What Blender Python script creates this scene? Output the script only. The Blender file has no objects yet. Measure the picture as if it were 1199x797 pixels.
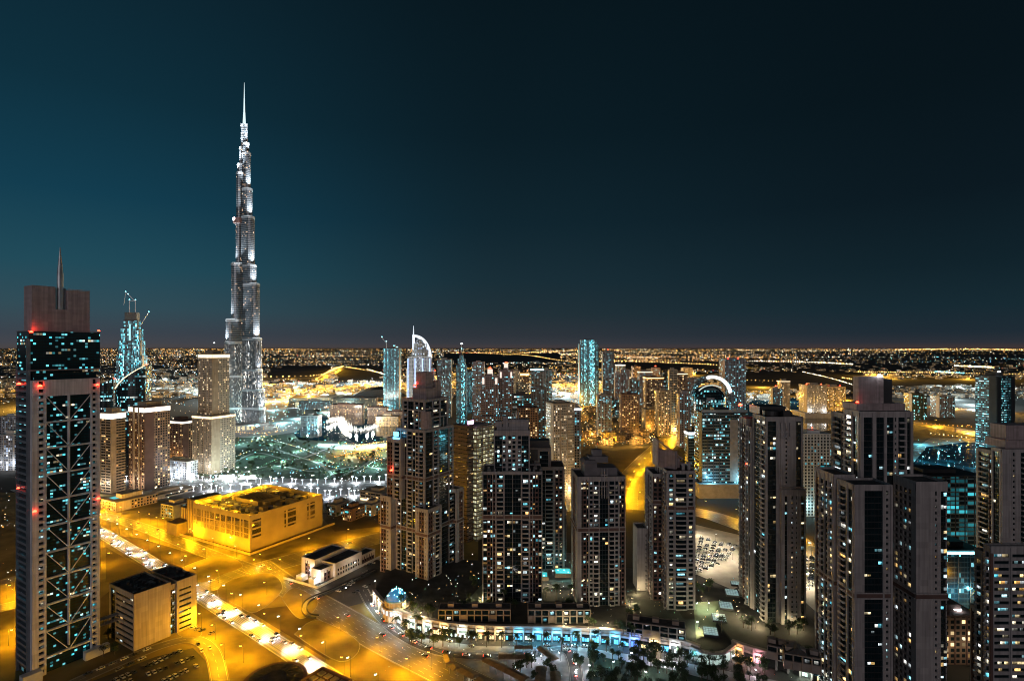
import bpy, math, random
import numpy as np
from mathutils import Vector, Matrix
rnd = random.Random(7)
R = math.radians
S = bpy.context.scene
COL = S.collection
H = 191.0            # camera height above the plain
F = 640.0            # focal length of the photograph in its own pixels
HZ = 407.0           # horizon row of the photograph

# ---------------------------------------------------------------- camera, sky, light, exposure
cd = bpy.data.cameras.new('camera'); cam = bpy.data.objects.new('camera', cd); COL.objects.link(cam)
cam.location = (0, 0, H); cam.rotation_euler = (R(90), 0, 0)
cd.sensor_width = 36; cd.lens = F / 1199 * 36; cd.shift_y = (HZ - 398.5) / 1199
cd.clip_start = 1; cd.clip_end = 400000
S.camera = cam
S.view_settings.view_transform = 'Standard'; S.view_settings.look = 'None'
S.view_settings.exposure = 0; S.view_settings.gamma = 1
S.cycles.use_denoising = True; S.cycles.filter_width = 1.05; S.cycles.denoising_prefilter = 'ACCURATE'
S.cycles.sample_clamp_indirect = 4
S.cycles.max_bounces = 5; S.cycles.diffuse_bounces = 2; S.cycles.glossy_bounces = 3

W = bpy.data.worlds.new('World'); S.world = W; W.use_nodes = True
nt = W.node_tree; nt.nodes.clear()
def N(t, tree, **kw):
    n = tree.nodes.new(t)
    for k, v in kw.items(): setattr(n, k, v)
    return n
L = nt.links.new
tc = N('ShaderNodeTexCoord', nt); nm = N('ShaderNodeVectorMath', nt, operation='NORMALIZE'); L(tc.outputs['Generated'], nm.inputs[0])
sx = N('ShaderNodeSeparateXYZ', nt); L(nm.outputs[0], sx.inputs[0])
def ramp(tree, stops, fac):
    r = N('ShaderNodeValToRGB', tree)
    e = r.color_ramp.elements
    while len(e) < len(stops): e.new(0.5)
    for i, (p, c) in enumerate(stops):
        e[i].position = p; e[i].color = (*c, 1)
    tree.links.new(fac, r.inputs[0]); return r
def lin(*c, k=.84):
    c = (c[0]*k*1.04, c[1]*k, c[2]*k*.96); return tuple(((x/255+.055)/1.055)**2.4 if x > 10 else x/255/12.92 for x in c)
SKY_L = [(0, lin(84,82,86)), (.008, lin(76,82,94)), (.022, lin(66,80,96)), (.06, lin(54,90,108)), (.12, lin(36,88,110)), (.22, lin(20,72,98)), (.36, lin(16,56,76)), (.55, lin(14,42,58)), (1, lin(9,25,35))]
SKY_M = [(0, lin(78,72,76)), (.008, lin(62,68,79)), (.022, lin(52,62,74)), (.06, lin(38,58,70)), (.12, lin(28,54,68)), (.22, lin(18,44,58)), (.36, lin(12,34,46)), (.55, lin(9,27,37)), (1, lin(6,17,23))]
SKY_R = [(0, lin(74,64,66)), (.008, lin(50,57,69)), (.022, lin(36,52,66)), (.06, lin(26,50,63)), (.12, lin(19,41,53)), (.22, lin(13,30,41)), (.36, lin(9,24,33)), (.55, lin(7,20,28)), (1, lin(5,14,19))]
def mix(tree, f, a, b, kind='MIX'):
    m = N('ShaderNodeMix', tree, data_type='RGBA', blend_type=kind)
    for s, v in ((m.inputs[0], f), (m.inputs[6], a), (m.inputs[7], b)):
        if hasattr(v, 'links'): tree.links.new(v, s)
        else: s.default_value = v
    return m.outputs[2]
def mrange(tree, v, a, b, c=0, d=1, interp='SMOOTHSTEP'):
    m = N('ShaderNodeMapRange', tree, interpolation_type=interp)
    m.inputs[1].default_value = a; m.inputs[2].default_value = b; m.inputs[3].default_value = c; m.inputs[4].default_value = d
    tree.links.new(v, m.inputs[0]); return m.outputs[0]
rl, rm, rr = (ramp(nt, s, sx.outputs[2]) for s in (SKY_L, SKY_M, SKY_R))
c1 = mix(nt, mrange(nt, sx.outputs[0], -.66, .02), rl.outputs[0], rm.outputs[0])
c2 = mix(nt, mrange(nt, sx.outputs[0], .0, .66), c1, rr.outputs[0])
sky = N('ShaderNodeTexSky', nt, sky_type='NISHITA'); sky.sun_disc = False
sky.sun_elevation = R(-6); sky.sun_rotation = R(-60)
c3 = mix(nt, .05, c2, sky.outputs[0], 'ADD')
bg = N('ShaderNodeBackground', nt); bg.inputs[1].default_value = 1.0; L(c3, bg.inputs[0])
wo = N('ShaderNodeOutputWorld', nt); L(bg.outputs[0], wo.inputs[0])

# glow of the city behind the viewer: one wide, low, faint, warm source
sd = bpy.data.lights.new('sun', 'SUN'); so = bpy.data.objects.new('sun', sd); COL.objects.link(so)
sd.energy = 0.37; sd.angle = R(32); sd.color = (1, .87, .87)
so.rotation_euler = (R(82), 0, R(-6))

# ---------------------------------------------------------------- helpers
def gy(py, z=0): return F * (H - z) / (py - HZ)
def P(px, py, z=0):
    Y = gy(py, z); return ((px - 599.5) * Y / F, Y)
def X(px, Y): return (px - 599.5) * Y / F
def Z(py, Y): return H - (py - HZ) * Y / F

class MB:
    def __init__(s): s.v = []; s.f = []; s.m = []
    def quadbox(s, o, d, n, u0, u1, a0, a1, z0, z1, m=0):
        # box along d (u) and n (a), world-up z, origin o
        b = len(s.v)
        for z in (z0, z1):
            for a in (a0, a1):
                for u in (u0, u1):
                    s.v.append((o[0]+d[0]*u+n[0]*a, o[1]+d[1]*u+n[1]*a, z))
        fl = (d[0]*n[1]-d[1]*n[0]) > 0
        for q in ((0,2,3,1), (4,5,7,6), (0,1,5,4), (2,6,7,3), (0,4,6,2), (1,3,7,5)):
            s.f.append(tuple(b+i for i in (q if fl else q[::-1]))); s.m.append(m)
    def box(s, x0, x1, y0, y1, z0, z1, m=0): s.quadbox((0,0), (1,0), (0,1), x0, x1, y0, y1, z0, z1, m)
    def prism(s, poly, z0, z1, m=0, top=None, poly2=None):
        b = len(s.v); n = len(poly); p2 = poly2 or poly
        ar = sum(poly[i][0]*poly[(i+1)%n][1]-poly[(i+1)%n][0]*poly[i][1] for i in range(n))
        if ar < 0: poly = poly[::-1]; p2 = p2[::-1]
        for p in poly: s.v.append((p[0], p[1], z0))
        for p in p2: s.v.append((p[0], p[1], z1))
        for i in range(n):
            j = (i+1) % n; s.f.append((b+i, b+j, b+n+j, b+n+i)); s.m.append(m)
        s.f.append(tuple(b+n+i for i in range(n))); s.m.append(m if top is None else top)
        s.f.append(tuple(b+i for i in range(n))[::-1]); s.m.append(m)
    def cyl(s, x, y, z0, z1, r0, r1=None, n=10, m=0):
        r1 = r0 if r1 is None else r1
        a = [(math.cos(2*math.pi*i/n), math.sin(2*math.pi*i/n)) for i in range(n)]
        s.prism([(x+c*r0, y+t*r0) for c, t in a], z0, z1, m, poly2=[(x+c*r1, y+t*r1) for c, t in a])
    def dome(s, x, y, z, r, h, n=16, k=5, m=0):
        for i in range(k):
            t0, t1 = i/k*math.pi/2, (i+1)/k*math.pi/2
            s.cyl(x, y, z+h*math.sin(t0), z+h*math.sin(t1), r*math.cos(t0), max(r*math.cos(t1), .02), n, m)
    def beam(s, p, q, w, m=0):
        p = Vector(p); q = Vector(q); d = (q-p)
        if d.length < 1e-6: return
        d.normalize(); up = Vector((0,0,1)) if abs(d.z) < .95 else Vector((1,0,0))
        a = d.cross(up).normalized()*w/2; c = d.cross(a).normalized()*w/2
        b = len(s.v)
        for e in (p, q):
            for k in (a+c, a-c, -a-c, -a+c): s.v.append(tuple(e+k))
        for qd in ((0,1,2,3), (7,6,5,4), (0,4,5,1), (1,5,6,2), (2,6,7,3), (3,7,4,0)):
            s.f.append(tuple(b+i for i in qd)); s.m.append(m)
    def face(s, pts, m=0):
        b = len(s.v); s.v += [tuple(p) for p in pts]; s.f.append(tuple(range(b, b+len(pts)))); s.m.append(m)
    def mesh(s, name, mats):
        me = bpy.data.meshes.new(name); me.from_pydata(s.v, [], s.f)
        for m in (mats if isinstance(mats, (list, tuple)) else [mats]): me.materials.append(m)
        me.polygons.foreach_set('material_index', s.m)
        me.update()
        uv = me.uv_layers.new(name='UVMap')
        co = np.array(s.v) if s.v else np.zeros((0,3))
        out = np.zeros(len(me.loops)*2)
        k = 0
        for p in me.polygons:
            n = p.normal; L_ = p.loop_total
            if abs(n.z) < .75:
                h = math.hypot(n.x, n.y); t = (-n.y/h, n.x/h)
                for i in range(L_):
                    c = co[p.vertices[i]]; out[(k+i)*2] = c[0]*t[0]+c[1]*t[1]; out[(k+i)*2+1] = c[2]
            k += L_
        uv.data.foreach_set('uv', out)
        return me
    def build(s, name, mats, parent=None, loc=(0,0,0), rz=0):
        o = bpy.data.objects.new(name, s.mesh(name, mats)); COL.objects.link(o)
        o.parent = parent; o.location = loc; o.rotation_euler = (0, 0, rz); return o

def tag(o, label=None, cat=None, group=None, kind=None):
    if label: o['label'] = label
    if cat: o['category'] = cat
    if group: o['group'] = group
    if kind: o['kind'] = kind
    return o
def thing(name, label, cat, loc=(0,0,0), rz=0, group=None):
    o = bpy.data.objects.new(name, None); COL.objects.link(o); o.location = loc; o.rotation_euler = (0,0,rz)
    return tag(o, label, cat, group)
def inst(name, me, parent, loc, rz=0, sc=(1,1,1)):
    o = bpy.data.objects.new(name, me); COL.objects.link(o); o.parent = parent
    o.location = loc; o.rotation_euler = (0,0,rz); o.scale = sc; return o
def copy_tree(root, loc, rz=0, label=None, group=None, sc=None):
    c = root.copy(); COL.objects.link(c); c.location = loc; c.rotation_euler = (0,0,rz)
    if sc: c.scale = (sc,)*3
    if label: c['label'] = label
    if group: c['group'] = group
    for ch in root.children:
        d = ch.copy(); COL.objects.link(d); d.parent = c
        for g in ch.children:
            e = g.copy(); COL.objects.link(e); e.parent = d
    return c

# ---------------------------------------------------------------- materials
def mat(name, col, rough=.7, metal=0, vary=.18, scale=.15, spec=.5):
    m = bpy.data.materials.new(name); m.use_nodes = True; t = m.node_tree; b = t.nodes['Principled BSDF']
    b.inputs['Roughness'].default_value = rough; b.inputs['Metallic'].default_value = metal
    b.inputs['Specular IOR Level'].default_value = spec
    if vary:
        c = N('ShaderNodeTexCoord', t); n = N('ShaderNodeTexNoise', t); n.inputs['Scale'].default_value = scale; n.inputs['Detail'].default_value = 6
        t.links.new(c.outputs['Object'], n.inputs['Vector'])
        v = mrange(t, n.outputs[0], .3, .7, 1-vary, 1+vary, 'LINEAR')
        mm = N('ShaderNodeVectorMath', t, operation='SCALE'); mm.inputs[0].default_value = col; t.links.new(v, mm.inputs['Scale'])
        t.links.new(mm.outputs[0], b.inputs['Base Color'])
    else: b.inputs['Base Color'].default_value = (*col, 1)
    return m
def emis(name, col, st, sample=False, vary=0):
    m = bpy.data.materials.new(name); m.use_nodes = True; t = m.node_tree; b = t.nodes['Principled BSDF']
    b.inputs['Base Color'].default_value = (.05,.05,.05,1); b.inputs['Emission Color'].default_value = (*col, 1)
    b.inputs['Emission Strength'].default_value = st
    if vary:
        g = N('ShaderNodeNewGeometry', t); pw = N('ShaderNodeMath', t, operation='POWER'); t.links.new(g.outputs['Random Per Island'], pw.inputs[0]); pw.inputs[1].default_value = 2.2
        v = mrange(t, pw.outputs[0], 0, 1, st*(1-vary), st*(1+vary*1.6), 'LINEAR')
        t.links.new(v, b.inputs['Emission Strength'])
    m.cycles.emission_sampling = 'AUTO' if sample else 'NONE'
    return m
WARM = [(0, (1,.55,.18)), (.2, (1,.72,.36)), (.5, (1,.83,.55)), (.75, (1,.92,.76)), (.9, (.8,.95,1)), (1, (.35,.85,1))]
CREAM = [(0, (1,.72,.40)), (.4, (1,.86,.62)), (.75, (1,.95,.85)), (1, (.75,.95,1))]
COOL = [(0, (.15,.75,.9)), (.3, (.4,.9,1)), (.55, (.75,.95,1)), (.75, (1,.95,.8)), (.9, (1,.75,.4)), (1, (1,.5,.15))]
MIXD = [(0, (.1,.65,.85)), (.2, (.45,.9,1)), (.4, (.9,.97,1)), (.6, (1,.9,.65)), (.85, (1,.72,.3)), (1, (1,.5,.12))]
def window_mat(name, pal, st, island=False):
    m = bpy.data.materials.new(name); m.use_nodes = True; t = m.node_tree; b = t.nodes['Principled BSDF']
    b.inputs['Base Color'].default_value = (.02,.02,.02,1); b.inputs['Roughness'].default_value = .2
    if island: src = N('ShaderNodeNewGeometry', t).outputs['Random Per Island']
    else: src = N('ShaderNodeObjectInfo', t).outputs['Random']
    wn = N('ShaderNodeTexWhiteNoise', t, noise_dimensions='1D'); t.links.new(src, wn.inputs['W'])
    r = ramp(t, pal, src)
    pw = N('ShaderNodeMath', t, operation='POWER'); t.links.new(wn.outputs[0], pw.inputs[0]); pw.inputs[1].default_value = 2.6
    v = mrange(t, pw.outputs[0], 0, 1, st*.07, st, 'LINEAR')
    tcx = N('ShaderNodeTexCoord', t); nz = N('ShaderNodeTexNoise', t); nz.inputs['Scale'].default_value = 2.2 if not island else .8
    t.links.new(tcx.outputs['Object'], nz.inputs['Vector'])
    v2 = mrange(t, nz.outputs[0], .35, .65, .45, 1.3, 'LINEAR')
    mu = N('ShaderNodeMath', t, operation='MULTIPLY'); t.links.new(v, mu.inputs[0]); t.links.new(v2, mu.inputs[1])
    if not island:
        so_ = N('ShaderNodeSeparateXYZ', t); t.links.new(tcx.outputs['Object'], so_.inputs[0])
        up = mrange(t, so_.outputs[2], -.5, .5, .45, 1.35, 'LINEAR'); m3 = N('ShaderNodeMath', t, operation='MULTIPLY'); t.links.new(mu.outputs[0], m3.inputs[0]); t.links.new(up, m3.inputs[1])
        w4 = N('ShaderNodeTexWhiteNoise', t, noise_dimensions='1D'); ad = N('ShaderNodeMath', t, operation='ADD'); ad.inputs[1].default_value = 5.31; t.links.new(src, ad.inputs[0]); t.links.new(ad.outputs[0], w4.inputs['W'])
        gt = N('ShaderNodeMath', t, operation='SUBTRACT'); t.links.new(w4.outputs[0], gt.inputs[0]); gt.inputs[1].default_value = .35
        cu_ = N('ShaderNodeMath', t, operation='GREATER_THAN'); t.links.new(so_.outputs[0], cu_.inputs[0]); t.links.new(gt.outputs[0], cu_.inputs[1])
        dk = mrange(t, cu_.outputs[0], 0, 1, 1, .3, 'LINEAR'); mu = N('ShaderNodeMath', t, operation='MULTIPLY'); t.links.new(m3.outputs[0], mu.inputs[0]); t.links.new(dk, mu.inputs[1])
    t.links.new(r.outputs[0], b.inputs['Emission Color']); t.links.new(mu.outputs[0], b.inputs['Emission Strength'])
    m.cycles.emission_sampling = 'NONE'; return m
def facade(name, wall, wu=3.2, fh=3.4, a=.18, b0=.25, b1=.85, lit=.25, pal=WARM, st=1.6, glass=(.012,.02,.025), wr=.75, wm=0, band=0, gr=.15, col=0):
    m = bpy.data.materials.new(name); m.use_nodes = True; t = m.node_tree; b = t.nodes['Principled BSDF']
    def M(op, x, y=None, z=None):
        n = N('ShaderNodeMath', t, operation=op)
        for i, v in enumerate((x, y, z)):
            if v is None: continue
            if hasattr(v, 'links'): t.links.new(v, n.inputs[i])
            else: n.inputs[i].default_value = v
        return n.outputs[0]
    uv = N('ShaderNodeTexCoord', t).outputs['UV']; sp = N('ShaderNodeSeparateXYZ', t); t.links.new(uv, sp.inputs[0])
    ob = N('ShaderNodeObjectInfo', t).outputs['Random']; g = N('ShaderNodeNewGeometry', t); sn = N('ShaderNodeSeparateXYZ', t); t.links.new(g.outputs['True Normal'], sn.inputs[0])
    u = M('DIVIDE', sp.outputs[0], wu); v = M('DIVIDE', sp.outputs[1], fh)
    fu, fv, cu, cv = M('FRACT', u), M('FRACT', v), M('FLOOR', u), M('FLOOR', v)
    mk = M('MULTIPLY', M('MULTIPLY', M('GREATER_THAN', fu, a), M('LESS_THAN', fu, 1-a)), M('MULTIPLY', M('GREATER_THAN', fv, b0), M('LESS_THAN', fv, b1)))
    side = M('LESS_THAN', M('ABSOLUTE', sn.outputs[2]), .7); mk = M('MULTIPLY', mk, side)
    cb = N('ShaderNodeCombineXYZ', t); t.links.new(M('ADD', cu, M('MULTIPLY', ob, 71.3)), cb.inputs[0]); t.links.new(cv, cb.inputs[1])
    t.links.new(M('ADD', M('MULTIPLY', M('ROUND', M('MULTIPLY', sn.outputs[0], 3)), 7.7), M('MULTIPLY', M('ROUND', M('MULTIPLY', sn.outputs[1], 3)), 3.1)), cb.inputs[2])
    wn = N('ShaderNodeTexWhiteNoise', t, noise_dimensions='3D'); t.links.new(cb.outputs[0], wn.inputs[0])
    sc = N('ShaderNodeSeparateColor', t); t.links.new(wn.outputs['Color'], sc.inputs[0])
    if band:
        cb2 = N('ShaderNodeCombineXYZ', t); t.links.new(cv, cb2.inputs[1]); t.links.new(M('FLOOR', M('DIVIDE', u, 5)), cb2.inputs[0])
        w2 = N('ShaderNodeTexWhiteNoise', t, noise_dimensions='3D'); t.links.new(cb2.outputs[0], w2.inputs[0])
        thr = M('ADD', lit, M('MULTIPLY', M('LESS_THAN', w2.outputs['Value'], band), .6))
    else: thr = lit
    on = M('MULTIPLY', M('LESS_THAN', wn.outputs['Value'], thr), mk)
    e = M('MULTIPLY', on, M('MULTIPLY_ADD', M('POWER', sc.outputs[1], 3), st*1.25, st*.10))
    if col:
        c3_ = N('ShaderNodeCombineXYZ', t); t.links.new(M('FLOOR', M('DIVIDE', cu, 2)), c3_.inputs[0]); t.links.new(ob, c3_.inputs[1]); c3_.inputs[2].default_value = 3.3
        w3 = N('ShaderNodeTexWhiteNoise', t, noise_dimensions='3D'); t.links.new(c3_.outputs[0], w3.inputs[0])
        e = M('MULTIPLY', e, M('MULTIPLY_ADD', M('POWER', w3.outputs['Value'], 3), col, .15))
    cr = ramp(t, pal, sc.outputs[0])
    t.links.new(mix(t, mk, (*wall, 1), (*glass, 1)), b.inputs['Base Color'])
    t.links.new(M('MULTIPLY_ADD', mk, gr-wr, wr), b.inputs['Roughness'])
    b.inputs['Metallic'].default_value = wm
    t.links.new(cr.outputs[0], b.inputs['Emission Color']); t.links.new(e, b.inputs['Emission Strength'])
    m.cycles.emission_sampling = 'NONE'; return m

def wallmat(name, col, pw=4.2, ph=3.25):
    # render wall: faint panel to panel change of tone and vertical weather streaks
    m = mat(name, col, .78, vary=0); t = m.node_tree; b = t.nodes['Principled BSDF']
    uv = N('ShaderNodeTexCoord', t); mp = N('ShaderNodeVectorMath', t, operation='DIVIDE'); mp.inputs[1].default_value = (pw, ph, 1); t.links.new(uv.outputs['UV'], mp.inputs[0])
    fl = N('ShaderNodeVectorMath', t, operation='FLOOR'); t.links.new(mp.outputs[0], fl.inputs[0])
    wn = N('ShaderNodeTexWhiteNoise', t, noise_dimensions='3D'); t.links.new(fl.outputs[0], wn.inputs[0])
    st = N('ShaderNodeVectorMath', t, operation='MULTIPLY'); st.inputs[1].default_value = (.9, .03, 1); t.links.new(uv.outputs['UV'], st.inputs[0])
    nz = N('ShaderNodeTexNoise', t); nz.inputs['Detail'].default_value = 5; nz.inputs['Scale'].default_value = 1; t.links.new(st.outputs[0], nz.inputs['Vector'])
    a = mrange(t, wn.outputs[0], 0, 1, .88, 1.1, 'LINEAR'); c = mrange(t, nz.outputs[0], .3, .7, .72, 1.18, 'LINEAR')
    mu = N('ShaderNodeMath', t, operation='MULTIPLY'); t.links.new(a, mu.inputs[0]); t.links.new(c, mu.inputs[1])
    mm = N('ShaderNodeVectorMath', t, operation='SCALE'); mm.inputs[0].default_value = col; t.links.new(mu.outputs[0], mm.inputs['Scale']); t.links.new(mm.outputs[0], b.inputs['Base Color']); return m
m_pale = wallmat('pale_render', (.38,.35,.35))
m_brown = mat('brown_render', (.13,.075,.065), .8, scale=.1)
m_dark = mat('dark_metal', (.03,.03,.033), .5)
m_glass = mat('dark_glass', (.008,.020,.025), .09, 0, .3, .3, spec=.8)
m_roof = mat('roof_membrane', (.06,.058,.06), .9, scale=.3, vary=.4)
m_conc = mat('concrete', (.28,.26,.25), .85, scale=.2)
m_white = mat('white_paint', (.7,.69,.66), .6)
m_beige = wallmat('beige_stone', (.42,.34,.25))
m_pink = wallmat('pinkish_cladding', (.36,.285,.285), 3, 1.6)
m_steel = mat('brushed_steel', (.45,.46,.48), .35, .7)
m_asph = mat('asphalt', (.055,.053,.05), .8, scale=.06, vary=.35)
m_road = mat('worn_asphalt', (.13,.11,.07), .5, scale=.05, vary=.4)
m_trail_road = mat('light_trail_road', (.30,.30,.29), .7, scale=.1, vary=.2)  # road colour paled to stand in for the white band of headlight trails
m_trail_line = mat('light_trail_white', (.8,.8,.78), .6, vary=.1)  # white that stands in for streaks of headlight
m_lot = mat('brown_lot', (.085,.06,.03), .95, scale=.03, vary=.5)
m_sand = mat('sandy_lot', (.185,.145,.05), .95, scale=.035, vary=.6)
m_dirt = mat('pale_gravel', (.34,.31,.26), .95, scale=.05, vary=.35)
m_earth = mat('dark_earth', (.035,.030,.026), .95, scale=.004, vary=.5)
m_pave = mat('paving', (.24,.23,.23), .7, scale=.2, vary=.25)
m_lawn = mat('lawn_grass', (.020,.044,.020), .95, scale=.08, vary=.5)
m_leaf = mat('leaf_green', (.035,.06,.022), .8, scale=.6, vary=.6)
m_bark = mat('bark', (.09,.065,.045), .9)
m_water = mat('dark_water', (.004,.012,.016), .06, 0, 0, spec=.6)
m_line = mat('worn_road_paint', (.6,.57,.5), .7, vary=.3)
m_win = window_mat('lit_window_glass', MIXD, 3.2)
m_winc = window_mat('cool_lit_window_glass', COOL, 3.2)
m_win_i = window_mat('lit_window_glass_many', MIXD, 3.2, True)
m_red = emis('red_beacon', (1,.05,.02), 14)
m_sod = emis('sodium_lamp', (1,.55,.12), 6)
m_wl = emis('white_lamp', (.9,.97,1), 9)
m_cyl = emis('cyan_lamp', (.25,.85,1), 8)
m_pw = emis('pool_glow', (.08,.75,.85), .9)
m_crown = emis('crown_floodlight', (1,.80,.50), 1.8)
# ---------------------------------------------------------------- residential and office towers with modelled fronts
UNIT = MB(); UNIT.box(-.5,.5,-.5,.5,-.5,.5); UNIT_ME = {}
def unit(m):
    if m.name not in UNIT_ME: UNIT_ME[m.name] = UNIT.mesh('window', [m])
    return UNIT_ME[m.name]
BALC = {}
def balcony_me(w, m):
    k = (round(w,1), m.name)
    if k not in BALC:
        b = MB(); h = k[0]/2
        b.box(-h,h,0,1.3,0,.22); b.box(-h,h,1.16,1.3,.223,.98); b.box(-h,-h+.12,0,1.158,.223,1.15); b.box(h-.12,h,0,1.158,.223,1.15)
        BALC[k] = b.mesh('balcony', [m])
    return BALC[k]
SIDES = {'S': ((1,0),(0,-1)), 'W': ((0,-1),(-1,0)), 'E': ((0,1),(1,0)), 'N': ((-1,0),(0,1))}
def tower(name, label, cat, loc, rz, blocks, fh=3.25, lit=.12, wm=None, pale=None, brown=None, bands=(), nwin=70, nbal=70, extra=None, group=None, pv=.35, glass=None, seed=1):
    r = random.Random(seed); pale = pale or m_pale; brown = brown or m_brown; wm = wm or m_win; glass = glass or m_glass
    root = thing(name, label, cat, (*loc, 0), rz, group)
    wall = MB(); gl = MB(); roof = MB(); wins = []; bals = []
    ca, sa = math.cos(rz), math.sin(rz)
    def dist(p): return math.hypot(loc[0]+p[0]*ca-p[1]*sa, loc[1]+p[0]*sa+p[1]*ca) + abs(p[2]-H)*.3
    for B in blocks:
        x0, x1, y0, y1, z0, z1 = B['b']; T = .6; fs = B.get('f', {})
        gl.box(x0+T, x1-T, y0+T, y1-T, z0, z1-.05)
        roof.box(x0+T+.01, x1-T-.01, y0+T+.01, y1-T-.01, z1-.04, z1+.15)
        ft = B.get('fh', fh); lf = B.get('lit', lit)*1.3
        for sd_, (d, n) in SIDES.items():
            if sd_ == 'S': o = (x0, y0); Wd = x1-x0; i0, i1 = 0, Wd
            elif sd_ == 'N': o = (x1, y1); Wd = x1-x0; i0, i1 = 0, Wd
            elif sd_ == 'W': o = (x0, y1); Wd = y1-y0; i0, i1 = T, Wd-T
            else: o = (x1, y0); Wd = y1-y0; i0, i1 = T, Wd-T
            q = lambda u0,u1,a0,a1,za,zb,m=0: wall.quadbox(o, d, n, u0, u1, a0, a1, za, zb, m)
            # parapet
            wall.quadbox(o, d, n, i0, i1, -.5, .12, z1+.003, z1+1.25, 0)
            sp = fs.get(sd_)
            if not sp: q(i0, i1, -T, 0, z0, z1); continue
            toks = [(t[0], float(t[1:])) for t in sp.split()]; tot = sum(t[1] for t in toks); u = i0
            nf = int((z1-z0-.8)/ft)
            q(i0, i1, -T+.01, -.02, z1-.8-((z1-z0-.8)-nf*ft), z1)      # top spandrel
            ang = math.atan2(d[1], d[0])
            for ty, w in toks:
                w = w/tot*(i1-i0); ua, ub = u, u+w; u = ub; zt = z0+nf*ft
                if ty == 'P': q(ua, ub, -T, pv, z0, z1+.6); continue
                if ty == 'W': q(ua, ub, -T, 0, z0, z1); continue
                if ty == 'R': q(ua, ub, -T, -.03, z0, z1, 1); continue
                mi = 1 if ty == 'd' else 0
                if ty == 'H':
                    for f in range(nf): q(ua, ub, -T, 0, z0+f*ft+2.75-ft if f else z0, z0+f*ft+1.25)
                    q(ua, ub, -T, 0, z0+(nf-1)*ft+2.75, z1-.81); q(ua, ua+.5, -T+.005, .05, z0, z1-.81); q(ub-.5, ub, -T+.005, .05, z0, z1-.81)
                    for f in range(nf):
                        u_ = ua+.6
                        while u_ < ub-2:
                            ww = r.uniform(1.2, 3.6); ww = min(ww, ub-.6-u_)
                            if r.random() < lf: wins.append((o[0]+d[0]*(u_+ww/2)+n[0]*(-T+.06), o[1]+d[1]*(u_+ww/2)+n[1]*(-T+.06), z0+f*ft+2.0, ang, ww*.96, 1.3))
                            u_ += ww
                    continue
                if ty in 'wdN':
                    k = max(1, round(w/(3.0 if ty != 'N' else 2.6))); mw = w/k; jw = {'w': .14, 'd': .18, 'N': .32}[ty]*mw
                    ow, zb_, zt_ = mw-2*jw, .7, 2.8
                    if ty == 'N': ow = min(ow, 1.2); jw = (mw-ow)/2; zb_, zt_ = 1.1, 2.5
                    for j in range(k):
                        q(ua+j*mw, ua+j*mw+jw, -T, 0, z0, z1-.81, mi); q(ua+(j+1)*mw-jw, ua+(j+1)*mw, -T, 0, z0, z1-.81, mi)
                        for f in range(nf):
                            q(ua+j*mw+jw, ua+(j+1)*mw-jw, -T, -.02, z0+f*ft+zt_-ft if f else z0, z0+f*ft+zb_, mi)
                    for f in range(nf):
                        for j in range(k):
                            if r.random() < lf: wins.append((o[0]+d[0]*(ua+(j+.5)*mw)+n[0]*(-T+.06), o[1]+d[1]*(ua+(j+.5)*mw)+n[1]*(-T+.06), z0+f*ft+(zb_+zt_)/2, ang, ow*r.uniform(.45,.96), (zt_-zb_)*r.uniform(.5,1)))
                elif ty == 'B':
                    q(ua, ua+.35, -T, .05, z0, z1-.81); q(ub-.35, ub, -T, .05, z0, z1-.81)
                    for f in range(nf):
                        bals.append((o[0]+d[0]*(ua+ub)/2, o[1]+d[1]*(ua+ub)/2, z0+f*ft, math.atan2(n[1], n[0])-math.pi/2, w-.9))
                        if r.random() < lf*1.5:
                            ww = (w-1)*r.uniform(.4,.9); uu = ua+.5+ww/2+r.random()*(w-1-ww)
                            wins.append((o[0]+d[0]*uu+n[0]*(-T+.05), o[1]+d[1]*uu+n[1]*(-T+.05), z0+f*ft+1.55, ang, ww, r.uniform(1.1,2.1)))
                elif ty == 'G':
                    k = max(1, round(w/1.9)); mw = w/k
                    for j in range(k+1): q(ua+j*mw-.05 if j else ua, ua+j*mw+.05 if j < k else ub, -T, -T+.16, z0, z1-.81, 2)
                    for f in range(nf): q(ua, ub, -T, -T+.10, z0+f*ft-.22 if f else z0, z0+f*ft+.22, 2)
                    for f in range(nf):
                        if r.random() < lf*1.6:
                            j0 = r.randrange(k)
                            for j in range(j0, min(k, j0+r.choice((1,1,2,3)))):
                                wins.append((o[0]+d[0]*(ua+(j+.5)*mw)+n[0]*(-T+.05), o[1]+d[1]*(ua+(j+.5)*mw)+n[1]*(-T+.05), z0+f*ft+1.5, ang, mw*.9, r.uniform(.9,2.0)))
            for zb in bands:
                if z0+4 < zb < z1-4:
                    q(i0-.1, i1+.1, .0, .42, zb, zb+.7); q(i0-.1, i1+.1, .0, .30, zb+.703, zb+2.8, 1); q(i0-.1, i1+.1, .0, .42, zb+2.803, zb+3.5)
    wall.build('wall', [pale, brown, m_dark], root)
    gl.build('glazing', [glass], root)
    roof.build('roof', [m_roof], root)
    wins.sort(key=dist); bals.sort(key=dist)
    pick = wins[:nwin]; rest = wins[nwin:]
    for (x, y, z, a, w, h) in pick: inst('window', unit(wm), root, (x, y, z), a, (w, .1, h))
    if rest:
        b = MB()
        for (x, y, z, a, w, h) in rest: b.quadbox((x, y), (math.cos(a), math.sin(a)), (-math.sin(a), math.cos(a)), -w/2, w/2, -.05, .05, z-h/2, z+h/2)
        tag(b.build('window', [m_win_i], root), kind='stuff')
    for (x, y, z, a, w) in bals[:nbal]: inst('balcony', balcony_me(w, pale), root, (x, y, z), a)
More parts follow.
